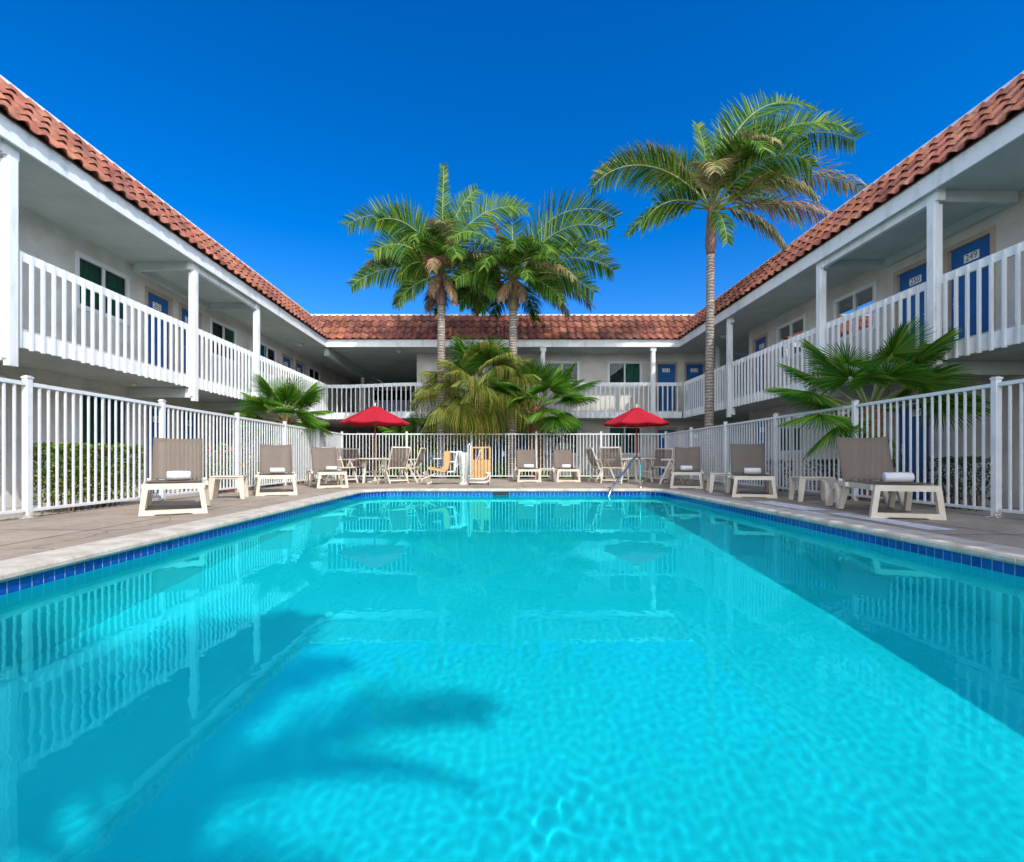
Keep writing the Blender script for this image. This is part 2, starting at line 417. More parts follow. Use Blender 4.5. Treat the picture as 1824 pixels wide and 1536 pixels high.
# tile band
mb = MB(lp); tl = resample(OUT, .08)
g = MB(lp)
for j in range(len(tl)):
    (a, na), (b, nb) = tl[j], tl[(j + 1) % len(tl)]
    d = (b - a); e = d.normalized() * .0025
    for z0, z1 in ((-.132, -.052),):
        A = a + e; B = b - e
        mb.poly([(A.x, A.y, z0), (B.x, B.y, z0), (B.x, B.y, z1), (A.x, A.y, z1)])
        oa = na * .003; ob = nb * .003
        g.poly([(a.x + oa.x, a.y + oa.y, z0 - .004), (b.x + ob.x, b.y + ob.y, z0 - .004), (b.x + ob.x, b.y + ob.y, z1 + .004), (a.x + oa.x, a.y + oa.y, z1 + .004)])
band = mb.build('waterline_tile', 'pool_tile', pool)
gr = g.build('grout', 'grout', band)
# coping stones
mb = MB(lp); cp = resample(OUT, .12); n = len(cp)
prof = [(.004, -.05), (-.028, -.046), (-.042, -.028), (-.04, -.006), (-.025, .010), (.0, .016), (.15, .015), (.29, .013), (.305, .004), (.305, -.01)]
acc = 0; breaks = []
for j in range(n):
    (a, na), (b, nb) = cp[j], cp[(j + 1) % n]
    acc += (b - a).length
    gap = 0
    if acc > .92: acc = 0; gap = .006
    e = (b - a).normalized() * gap
    r0 = [mb.p(a.x + na.x * d, a.y + na.y * d, z) for d, z in prof]
    r1 = [mb.p(b.x - e.x + nb.x * d, b.y - e.y + nb.y * d, z) for d, z in prof]
    for k in range(len(prof) - 1): mb.face(r0[k], r1[k], r1[k + 1], r0[k + 1])
mb.build('coping', 'coping', pool)
# depth marker and skimmer mouth set in the far tile band
mb = MB(lp); mb.box(.05 - .17, .05 + .17, YF - .006, YF + .02, -.15, -.058)
mb.build('skimmer_mouth', 'dark_rubber', pool)

# water surface
rip = (.80, 1.42)
def wave(x, y):
    z = .00045 * noise.noise(Vector((x * 1.7, y * 1.3, 1.0))) + .00026 * noise.noise(Vector((x * 4.6 + 7, y * 3.6, 2.0))) + (.00008 + .00010 * max(0, 1 - y / 9)) * noise.noise(Vector((x * 23, y * 20, 5.0)))
    d = math.hypot((x - rip[0]) * .8, (y - rip[1]))
    if d < .7: z += .0005 * math.exp(-(d / .26) ** 2) * noise.noise(Vector((x * 17, y * 13, 4))) + .00010 * math.exp(-abs(d - .30) * 16) * math.cos(d * 60) * (.5 + noise.noise(Vector((x * 4, y * 4, 8))))
    d2 = math.hypot(x - .25, y - 2.6)
    if d2 < .5: z += .0005 * math.exp(-(d2 / .16) ** 2) * noise.noise(Vector((x * 16, y * 12, 14)))
    return z
nx, ny = 460, 520
mb = MB()
x0, x1, y0, y1 = XL - .003, XR + .003, YN - .003, YF + .003
for j in range(ny + 1):
    y = y0 + (y1 - y0) * (j / ny) ** 1.55
    for i in range(nx + 1):
        x = x0 + (x1 - x0) * i / nx
        mb.p(x, y, WZ + wave(x, y))
for j in range(ny):
    for i in range(nx):
        a = j * (nx + 1) + i; mb.face(a, a + 1, a + nx + 2, a + nx + 1)
wat = mb.build('water', 'water', None, True); tag(wat, 'clear turquoise pool water rippled by a light breeze', kind='structure')
wat.cycles.is_caustics_caster = True
basin.cycles.is_caustics_receiver = True; band.cycles.is_caustics_receiver = True; gr.cycles.is_caustics_receiver = True

# ---------------------------------------------------------------- deck, ground
def sheet(name, outer, inner, z, mat, skirt=None):
    mb = MB(); loops = [[Vector((*q, 0)) for q in outer], [Vector((*q, 0)) for q in inner]]
    allp = outer + inner
    idx = [mb.p(x, y, z) for x, y in allp]
    for t in geometry.tessellate_polygon(loops): mb.face(*[idx[k] for k in t])
    if skirt is not None:
        n = len(outer); lo = [mb.p(x, y, skirt) for x, y in outer]
        for k in range(n): mb.face(idx[k], idx[(k + 1) % n], lo[(k + 1) % n], lo[k])
    o = mb.build(name, mat); tag(o, kind='structure'); return o
DX0, DX1, DY0, DY1 = FL - .16, FR + .16, -7.0, FB + .14
rect = [(DX0, DY0), (DX1, DY0), (DX1, DY1), (DX0, DY1)]
inner = [(p.x + .10 * q.x, p.y + .10 * q.y) for p, q in resample(OUT, .5)]
sheet('pool_deck', rect, inner, 0.0, 'deck', G - .05)
big = [(-200, -150), (200, -150), (200, 250), (-200, 250)]
sheet('ground', big, rect, G, 'walk')
# expansion joints in the deck (narrow dark strips)
mb = MB()
def strip(x0, y0, x1, y1, wd=.012, z=.004):
    d = Vector((x1 - x0, y1 - y0)).normalized(); s = Vector((-d.y, d.x)) * wd / 2
    mb.poly([(x0 - s.x, y0 - s.y, z), (x1 - s.x, y1 - s.y, z), (x1 + s.x, y1 + s.y, z), (x0 + s.x, y0 + s.y, z)])
strip(XR + .95, -3, XR + .95, YF + 3); strip(XL - .9, -3, XL - .9, YF + 2.2)
for y in (2.1, 4.45, 6.8, 9.2): strip(XR + .31, y, DX1, y + .05); strip(XL - .31, y + .3, DX0, y + .32)
strip(DX0, YF + 2.9, DX1, YF + 2.95)
for x in (-1.6, .6, 2.4): strip(x, YF + .31, x + .05, DY1)
j = mb.build('deck_joint', noisy('joint_filler', (.09, .08, .075), (.14, .125, .11), 6, .9)); tag(j, kind='structure')
# worn painted panels on the shaded deck
mb = MB()
for x0, x1, y0, y1 in ((XR + .42, XR + .78, 6.6, 8.0), (XR + .50, XR + .76, 4.75, 6.25), (XR + .33, XR + .42, 6.05, 6.5)):
    mb.poly([(x0, y0, .004), (x1, y0, .004), (x1, y1, .004), (x0, y1, .004)])
mk = mb.build('deck_marking', 'worn_paint'); tag(mk, 'worn white painted panels along the shaded deck edge', kind='structure')
# planting bed behind the far fence
mb = MB(); mb.box(-5.0, 5.2, FB + .18, FB + 2.0, G - .02, G + .10)
o = mb.build('planting_bed', 'soil'); tag(o, kind='structure')

# ---------------------------------------------------------------- motel wings
ZS = 5.04     # soffit
ZF0, ZF1 = 5.0, 5.29
PB, PT = 2.24, 3.64   # pickets bottom, rail top
FLOOR2 = 2.58

def wall_holes(mb, u, a0, a1, z0, z1, holes, reveal=.10):
    A = sorted({a0, a1, *[h[0] for h in holes], *[h[1] for h in holes]})
    Z = sorted({z0, z1, *[h[2] for h in holes], *[h[3] for h in holes]})
    for i in range(len(A) - 1):
        for k in range(len(Z) - 1):
            ca, cz = (A[i] + A[i + 1]) / 2, (Z[k] + Z[k + 1]) / 2
            if any(h[0] < ca < h[1] and h[2] < cz < h[3] for h in holes): continue
            mb.poly([(A[i], u, Z[k]), (A[i + 1], u, Z[k]), (A[i + 1], u, Z[k + 1]), (A[i], u, Z[k + 1])])
    for h in holes:
        a, b, c, d = h
        for q in (((a, c), (a, d)), ((b, c), (b, d)), ((a, c), (b, c)), ((a, d), (b, d))):
            (p0, q0), (p1, q1) = q
            mb.poly([(p0, u, q0), (p1, u, q1), (p1, u + reveal, q1), (p0, u + reveal, q0)])

def add_window(f, root, u, a0, a1, z0, z1, k, flip):
    fr = MB(f)
    w_ = .05
    for q in ((a0 - .04, a0 + w_, z0 - .04, z1 + .04), (a1 - w_, a1 + .04, z0 - .04, z1 + .04)):
        fr.box(q[0], q[1], u - .018, u + .05, q[2], q[3])
    fr.box(a0 + w_, a1 - w_, u - .016, u + .05, z1 - w_, z1 + .038); fr.box(a0 + w_, a1 - w_, u - .022, u + .05, z0 - .04, z0 + w_)
    mid = (a0 + a1) / 2
    fr.box(mid - .03, mid + .03, u - .004, u + .045, z0 + w_, z1 - w_)
    win = fr.build('window', 'metal_white', root)
    for (p0, p1) in ((a0 + w_, mid - .03), (mid + .03, a1 - w_)):
        g = MB(f); g.poly([(p0, u + .03, z0 + w_), (p1, u + .03, z0 + w_), (p1, u + .03, z1 - w_), (p0, u + .03, z1 - w_)])
        g.build('pane', 'glass', win)
    # pleated curtain: one half drawn green, the other dark
    for half, (p0, p1) in enumerate(((a0, mid), (mid, a1))):
        c = MB(f); n = 22; prev = None
        ph = random.random() * 6
        for q in range(n + 1):
            a = p0 + (p1 - p0) * q / n
            dd = u + .098 - .010 * (1 + math.sin(q * 1.9 + ph))
            cur = (c.p(a, dd, z0), c.p(a, dd, z1))
            if prev: c.face(prev[0], cur[0], cur[1], prev[1])
            prev = cur
        green = (half == (0 if (k + flip) % 2 else 1)) or (k % 5 == 3)
        c.build('curtain', 'curtain_green' if green else 'curtain_dark', win, True)
    return win

def add_door(f, root, u, a0, a1, z0, z1, number=None, flip=1, hinge=0):
    d = MB(f); d.box(a0 + .06, a1 - .06, u + .055, u + .095, z0 + .01, z1 - .06)
    for zz in (.25, .75, 1.25): pass
    door = d.build('door', 'door_blue', root)
    fr = MB(f)
    fr.box(a0 - .03, a0 + .06, u - .02, u + .098, z0, z1 + .03); fr.box(a1 - .06, a1 + .03, u - .02, u + .098, z0, z1 + .03)
    fr.box(a0 + .06, a1 - .06, u - .018, u + .097, z1 - .06, z1 + .028)
    fr.build('door_frame', 'door_frame', door)
    h = MB(f); hx = a1 - .14 if hinge == 0 else a0 + .14
    h.box(hx - .03, hx + .03, u + .046, u + .055, z0 + .92, z0 + 1.14); h.box(hx - .012, hx + .012, u + .015, u + .046, z0 + 1.0, z0 + 1.02)
    h.box(hx - .10 if hinge == 0 else hx, hx if hinge == 0 else hx + .10, u + .012, u + .026, z0 + 1.0, z0 + 1.02)
    h.build('handle', 'steel', door)
    if number:
        p = MB(f); c = (a0 + a1) / 2; zc = z1 - .31
        p.box(c - .15, c + .15, u + .046, u + .055, zc - .075, zc + .075)
        p.text(number, .165, lambda x, y: (c + flip * x, u + .044, zc + y), 1)
        p.build('number_plate', ['plate', 'ink'], door)
    return door

def tiles(mb, under, P, a0, a1, clip, Ls, rows=4, wd=.31):
    us = [0, .08, .17, .25, .31, .37, .45, .54, .62, .8, 1.0]
    def prof(u): return .062 * math.sin(PI * u / .62) if u < .62 else -.008 * math.sin(PI * (u - .62) / .38)
    ex = Ls / rows
    na = int((a1 - a0) / wd)
    for r_ in range(rows):
        t0 = r_ * ex
        for k in range(na):
            a = a0 + k * wd
            if not clip(a + wd / 2, (t0 + ex / 2) / Ls): continue
            jt = random.uniform(-.012, .012); ja = random.uniform(-.006, .006); jn = random.uniform(0, .006)
            fr, bk, lo = [], [], []
            for u in us:
                n0 = prof(u)
                fr.append(mb.p(*P(a + u * wd + ja, t0 - .045 + jt, n0 + .052 + jn)))
                bk.append(mb.p(*P(a + u * wd + ja, t0 + ex + .02, n0 + .012 + jn)))
                lo.append(mb.p(*P(a + u * wd + ja, t0 - .042 + jt, n0 + .034 + jn)))
            for q in range(len(us) - 1):
                mb.face(fr[q], fr[q + 1], bk[q + 1], bk[q]); mb.face(lo[q], lo[q + 1], fr[q + 1], fr[q])

def wing(kind, root, ue, uc, uw, a0, a1, ra0, ra1, cols, narrow, wins_u, doors_u, wins_l, doors_l, wall_u, wall_l, cliprng, text_flip, nums):
    L0 = root.location
    if kind == 'L': f = lambda a, u, z: (-u - L0.x, a - L0.y, z - L0.z)
    elif kind == 'R': f = lambda a, u, z: (u - L0.x, a - L0.y, z - L0.z)
    else: f = lambda a, u, z: (a - L0.x, u - L0.y, z - L0.z)
    gz = G
    # walls with their openings
    wall = MB(f)
    hz_u = (3.66, 4.68); hz_l = (.86, 2.0)
    holes = [(a, b, *hz_u) for a, b in wins_u] + [(a, b, FLOOR2, FLOOR2 + 2.09) for a, b in doors_u]
    for (p, q) in wall_u:
        wall_holes(wall, uw, p, q, FLOOR2 - .3, ZS, [h for h in holes if p < h[0] < q])
    holes = [(a, b, *hz_l) for a, b in wins_l] + [(a, b, gz, gz + 2.09) for a, b in doors_l]
    for (p, q) in wall_l:
        wall_holes(wall, uw, p, q, gz - .02, FLOOR2 - .3, [h for h in holes if p < h[0] < q])
    # far side and ends so that the wing is a closed body
    b0 = wall_u[0][0]
    if kind != 'B': wall.poly([(b0, uw + 6, gz), (a1, uw + 6, gz), (a1, uw + 6, 6.3), (b0, uw + 6, 6.3)])
    for a in {'L': (a0, a1), 'R': (a0,), 'B': ()}[kind]: wall.poly([(a, uw + .12, gz), (a, uw + 6, gz), (a, uw + 6, 6.3), (a, uw + .12, 6.3)])
    wall.build('wall', 'stucco', root)
    # dark rooms behind the panes
    # soffit, upper walkway
    s = MB(f); s.box(a0, a1 if kind != 'B' else a1, ue + .042, uw + (.1 if kind != 'B' else .1), ZS, ZS + .05); s.build('soffit', 'soffit', root)
    # fascia
    fa = MB(f); fa.box(ra0, ra1, ue, ue + .04, ZF0, ZF1); fa.build('fascia', 'white_wood', root)
    # roof
    D, H = 1.03, 1.17; Ls = math.hypot(D, H); sd, sh = D / Ls, H / Ls
    eu, ez = ue - .03, ZF1 - .0
    def P(a, t, n_): return (a, eu + t * sd - n_ * sh, ez + t * sh + n_ * sd)
    tb = MB(f)
    tiles(tb, None, P, cliprng[0] - 1.2, cliprng[1] + 1.2, lambda a, fr: cliprng[0] - fr * D * cliprng[2] < a < cliprng[1] + fr * D * cliprng[3], Ls)
    roof = tb.build('roof', 'tile', root)
    ub = MB(f)
    c0, c1 = cliprng[0], cliprng[1]; k0, k1 = cliprng[2] * D, cliprng[3] * D
    ub.poly([P(c0, 0, -.005), P(c1, 0, -.005), P(c1 + k1, Ls, -.005), P(c0 - k0, Ls, -.005)])
    ub.poly([(c0, ue + .01, ZF1 - .01), (c1, ue + .01, ZF1 - .01), P(c1, 0, -.006), P(c0, 0, -.006)])
    ub.poly([(c0 - k0, eu + D, ez + H - .02), (c1 + k1, eu + D, ez + H - .02), (c1 + k1, uw + 6.1, 6.30), (c0 - k0, uw + 6.1, 6.30)])
    ub.build('roof_deck', 'tile_under', roof)
    cap = MB(f); cap.box(c0 - k0, c1 + k1, eu + D - .05, eu + D + .12, ez + H + .01, ez + H + .075); cap.build('ridge_cap', 'metal_white', roof)
    # columns, beams
    for c in cols:
        cm = MB(f)
        cm.box(c - .065, c + .065, uc - .075, uc + .015, 1.95, ZS - .19); cm.box(c - .095, c - .067, uc - .045, uc + .05, 2.05, ZS - .25)
        cm.box(c - .11, c + .11, uc - .05, uc + .09, ZS - .188, ZS - .002)
        cm.box(c - .10, c + .10, uc + .017, uc + .12, 2.02, PB - .02)
        cm.build('column', 'white_wood', root)
    for (c0_, c1_) in narrow:
        b = MB(f); b.box(c0_ + .112, c1_ - .112, uc - .03, uc + .06, ZS - .17, ZS - .003); b.build('beam', 'white_wood', root)
        b = MB(f); b.box(c0_ + .06, c1_ - .06, uw - .12, uw - .004, ZS - .16, ZS - .003); b.build('beam', 'soffit', root)
        for c in (c0_, c1_):
            b = MB(f); b.box(c - .05, c + .05, uc + .092, uw - .125, ZS - .19, ZS - .004); b.build('beam', 'soffit', root)
            b = MB(f); b.box(c - .05, c + .05, uc + .13, uw - .004, 2.03, 2.248); b.build('beam', 'soffit', root)
    # openings
    for k, (a, b) in enumerate(wins_u): add_window(f, root, uw, a, b, *hz_u, k, 0)
    for k, (a, b) in enumerate(wins_l): add_window(f, root, uw, a, b, *hz_l, k, 1)
    for k, (a, b) in enumerate(doors_u): add_door(f, root, uw, a, b, FLOOR2, FLOOR2 + 2.09, nums[0].get(k), text_flip, k % 2)
    for k, (a, b) in enumerate(doors_l): add_door(f, root, uw, a, b, gz, gz + 2.09, nums[1].get(k), text_flip, k % 2)
    return f

def railing(f, root, uc, a0, a1, cols, bow=None, depth=1.4, uw=None):
    """rail bays between columns; pickets nailed to the outside of the walkway rim"""
    stops = [a0] + [c for c in cols if a0 < c < a1] + [a1]
    bw = bow or (lambda a: 0)
    for k in range(len(stops) - 1):
        p, q = stops[k] + .09, stops[k + 1] - .09
        m = MB(f); n = max(2, round((q - p) / .19)); st = (q - p) / n
        for i in range(n):
            a = p + st * (i + .5); b = bw(a); jz = random.uniform(-.008, .008)
            m.box(a - .02, a + .02, uc + b, uc + .038 + b, PB + jz, PT - .02 + random.uniform(-.004, .004))
        rl = m.build('railing', 'white_wood', root)
        t = MB(f); ri = MB(f)
        segs = 1 if bow is None else 10
        for i in range(segs):
            x0 = stops[k] + (stops[k + 1] - stops[k]) * i / segs; x1 = stops[k] + (stops[k + 1] - stops[k]) * (i + 1) / segs
            for (mm, z0, z1, u0, u1) in ((t, PT - .135, PT, .040, .078), (ri, PB + .02, 2.50, .041, .079)):
                vs = []
                for a in (x0, x1):
                    for u in (u0, u1):
                        for z in (z0, z1): vs.append(mm.p(a, uc + bw(a) + u, z))
                for qd in ((0, 1, 3, 2), (4, 6, 7, 5), (0, 4, 5, 1), (2, 3, 7, 6), (0, 2, 6, 4), (1, 5, 7, 3)): mm.face(*[vs[z] for z in qd])
        t.build('top_rail', 'white_wood', rl); ri.build('rim_board', 'white_wood', rl)
    # walkway slab
    s = MB(f); segs = 1 if bow is None else 20
    for i in range(segs):
        x0 = a0 + (a1 - a0) * i / segs; x1 = a0 + (a1 - a0) * (i + 1) / segs
        s.box(x0, x1, uc + .082 + max(bw(x0), bw(x1)), uw, PB + .015, FLOOR2 - .04)
    s.build('walkway_slab', 'soffit', root)

UEL, UCL, UWL = 6.67, 6.82, 8.24
UER, UCR, UWR = 7.00, 7.15, 8.60
UEB, UCB, UWB = 20.0, 20.1, 21.5

left = thing('motel_wing', 'sunlit white two storey motel wing with door 263 and long balcony', 'motel wing', (-8.24, 8, G))
per = 7.62
wins = []; doors = []
for k in (-2, -1, 0, 1):
    o = k * per
    wins += [(10.09 + o, 11.49 + o), (14.8 + o, 16.2 + o)]
    doors += [(12.06 + o, 13.02 + o), (13.34 + o, 14.30 + o)]
wins = [q for q in wins if q[0] > -4]; doors = [q for q in doors if q[0] > -4]
iu = {}; il = {}
for k, (a, b) in enumerate(doors):
    if abs(a - 12.06) < .1: iu[k] = '263'; il[k] = '163'
    if abs(a - 13.34) < .1: iu[k] = '262'; il[k] = '162'
    if abs(a - 12.06 - per) < .1: iu[k] = '261'; il[k] = '161'
    if abs(a - 13.34 - per) < .1: iu[k] = '260'; il[k] = '160'
LC = [4.2, 7.19, 11.54, 14.55]
fL = wing('L', left, UEL, UCL, UWL, -6, 31, -6, UEB + .04, LC, [(4.2, 7.19), (11.54, 14.55)], wins, doors, wins, doors,
          [(-6, 31)], [(-6, 31)], (-6, UEB, 0, 1), 1, (iu, il))
railing(fL, left, UCL, -6, UCB + .72, LC, uw=UWL - .003)
# passage behind the left end of the back wing: deep beam and post
b = MB(local(left)); b.box(-6.85, -6.67, UEB + .3, 29.9, ZS - .32, ZS - .005); b.build('beam', 'soffit', left)
b = MB(local(left)); b.box(-6.84, -6.70, 25.7, 25.84, FLOOR2 - .04, ZS - .322); b.build('column', 'white_wood', left)

right = thing('motel_wing', 'shaded white two storey motel wing with doors 249 and 250', 'motel wing', (8.6, 8, G))
wr = [(11.8, 13.2), (14.5, 15.93), (4.2, 5.6)]; dr = [(8.96, 9.93), (10.24, 11.2), (16.52, 17.42), (1.3, 2.26), (2.6, 3.56)]
RC = [1.1, 4.05, 8.47, 11.44, 15.97]
fR = wing('R', right, UER, UCR, UWR, -9, 30, -9, UEB + .04, RC, [(1.1, 4.05), (8.47, 11.44)], wr, dr, wr[:2], [dr[1], dr[2]],
          [(-9, 17.74)], [(-9, 17.74)], (-9, UEB, 0, 1), -1, ({0: '249', 1: '250', 2: '251'}, {0: '150', 1: '151'}))
railing(fR, right, UCR, -9, UCB - .0, RC, uw=UWR - .003)

back = thing('motel_wing', 'back motel wing facing the camera behind the palms', 'motel wing', (0, 21.5, G))
wb = [(-2.1, -1.3), (1.97, 3.33), (4.58, 5.93)]; db = [(-.48, .36), (.62, 1.46), (6.56, 7.42), (7.75, 8.58)]
bow = lambda a: .62 * (lambda t: t * t * (3 - 2 * t))(max(0, min(1, (-3.2 - a) / 3.2)))
BC = [1.74, 6.02]
fB = wing('B', back, UEB, UCB, UWB, -UEL - .04, UER + .04, -UEL, UER, BC, [], wb, db, wb, db,
          [(-3.4, 11.5)], [(-3.4, 11.5)], (-UEL, UER, 1, 1), 1, ({2: '254', 3: '253'}, {2: '154', 3: '153'}))
railing(fB, back, UCB, -UCL - .04, UCR + .0, BC, bow=bow, uw=UWB - .003)
# open passage upstairs and downstairs at the left end
b = MB(local(back))
b.poly([(-3.4, UWB, G), (-3.4, 30, G), (-3.4, 30, ZS), (-3.4, UWB, ZS)])
b.build('wall', 'stucco', back)
b = MB(local(back)); b.box(-6.66, -3.42, UWB + .002, 30, ZS + .002, ZS + .05); b.build('soffit', 'soffit', back)
b = MB(local(back)); b.box(-8.2, -3.42, UWB + .002, 30, PB + .02, FLOOR2 - .045); b.build('soffit', 'soffit', back)
b = MB(local(back)); b.box(-8.2, -3.42, 30.0, 30.1, G, ZS); b.build('wall', 'stucco', back)
b = MB(local(back)); b.box(-7.2, -3.6, 28.9, 28.98, FLOOR2 - .04, 3.95); b.build('panel', 'lilac_wall', back)
b = MB(local(back)); b.box(-7.2, -3.6, 29.9, 29.99, 3.7, 4.62); b.build('window', 'curtain_dark', back)
# passage at the right corner
b = MB(local(right)); q = [(b.p(x, y, G), b.p(x, y, ZS)) for x, y in ((UWR, 17.74), (UWR + 4, 17.74), (UWR + 4, 21.5))]
for c0_, c1_ in zip(q, q[1:]): b.face(c0_[0], c1_[0], c1_[1], c0_[1])
b.build('wall', 'stucco', right)
for bx_ in ((UWR + .102, UWR + 4, 17.75, 21.49, ZS, ZS + .05), (UWR, UWR + 4, 17.75, 21.49, PB + .02, FLOOR2 - .045), (UCR + .1, UWR - .01, UCB + .002, 21.49, PB + .018, FLOOR2 - .043)):
    b = MB(local(right)); b.box(*bx_); b.build('soffit', 'soffit', right)
b = MB(local(right)); b.box(UWR - .12, UWR + .0, 20.1, 20.22, FLOOR2 - .04, ZS - .003); b.build('column', 'white_wood', right)

# ceiling lamps and one sprinkler (hang from the soffits)
def ceiling_lamp(x, y, z, label):
    t = thing('ceiling_lamp', label, 'ceiling lamp', (x, y, z), 0, 'ceiling lamps under the walkway roofs')
    m = MB(); m.lathe([(.001, 0), (.15, 0), (.16, -.03), (.13, -.045), (.001, -.045)], n=20); m.build('base', 'soffit', t, True)
    m = MB(); m.lathe([(.11, -.046), (.10, -.08), (.06, -.10), (.001, -.105)], n=20); m.build('lamp_glass', 'lamp_glass', t, True)
    return t
ceiling_lamp(-7.55, 19.6, ZS - .001, 'round ceiling lamp under the upper roof of the sunlit wing')
ceiling_lamp(-4.0, 20.8, ZS - .001, 'round ceiling lamp over the balcony passage behind the left umbrella')
sm = ceiling_lamp(-7.7, 10.9, PB + .012, 'small ceiling sprinkler under the balcony of the sunlit wing above the hedge'); sm.scale = (.4, .4, .6)  # a sprinkler head, built as a shrunken copy of the lamp shape
ceiling_lamp(8.0, 18.3, ZS - .001, 'round ceiling lamp in the shaded corner behind the tall palm trunk')

# ---------------------------------------------------------------- pool fence
def fence(name, label, posts, axis, fixed, drop=.0):
    """posts: coordinates along the run; axis 'Y' = run along Y at X = fixed"""
    c0 = posts[0]
    root = thing(name, label, 'fence', (fixed, c0, 0) if axis == 'Y' else (c0, fixed, 0), 0, 'white metal fence round the pool')
    if axis == 'Y': f = lambda a, u, z: (u, a - c0, z)
    else: f = lambda a, u, z: (a - c0, u, z)
    for p in posts:
        m = MB(f); m.box(p - .034, p + .034, -.034, .034, 0, 1.545); m.box(p - .042, p + .042, -.042, .042, 1.545, 1.565)
        m.box(p - .03, p + .03, -.03, .03, 1.565, 1.578); m.box(p - .07, p + .07, -.06, .06, .001, .010)
        m.build('post', 'fence', root, bevel=.004)
    for k in range(len(posts) - 1):
        p, q = posts[k] + .035, posts[k + 1] - .035
        m = MB(f)
        n = 18; st = (q - p) / (n + 1)
        for i in range(1, n + 1):
            a = p + st * i; m.box(a - .0105, a + .0105, -.0105, .0105, .075, 1.462)
        pn = m.build('fence_panel', 'fence', root)
        for z0, z1, nm in ((1.463, 1.506, 'top_rail'), (.07, .105, 'bottom_rail')):
            r_ = MB(f); r_.box(p, q, -.02, .02, z0, z1); r_.build(nm, 'fence', pn, bevel=.003)
LP = [-6.0, -3.5, -1.2, 1.1, 3.4, 5.71, 8.0, 10.3, 12.6, 14.9]
fence('pool_fence', 'white metal fence run in front of the sunlit wing and hedge', LP + [17.2], 'Y', FL)
fence('pool_fence', 'white metal fence run in the shade before the wing with door 249', LP[:5] + [5.78, 8.07, 10.38, 12.68, 14.95, 17.2], 'Y', FR)
nb = 5
fence('pool_fence', 'white metal fence run across the far end of the pool deck', [FL + (FR - FL) * k / nb for k in range(nb + 1)][1:-1], 'X', FB)
# end panels of the far fence meet the corner posts of the side runs
fb = [o for o in bpy.data.objects if o.get('label', '').startswith('white metal fence run across')][0]
step = (FR - FL) / nb; c0 = FL + step
for (p, q) in ((FL + .035, FL + step - .035), (FR - step + .035, FR - .035)):
    f = lambda a, u, z: (a - c0, u, z)
    m = MB(f); n = 18; st = (q - p) / (n + 1)
    for i in range(1, n + 1):
        a = p + st * i; m.box(a - .0105, a + .0105, -.0105, .0105, .075, 1.462)
    pn = m.build('fence_panel', 'fence', fb)
    for z0, z1, nm in ((1.463, 1.506, 'top_rail'), (.07, .105, 'bottom_rail')):
        r_ = MB(f); r_.box(p, q, -.02, .02, z0, z1); r_.build(nm, 'fence', pn, bevel=.003)

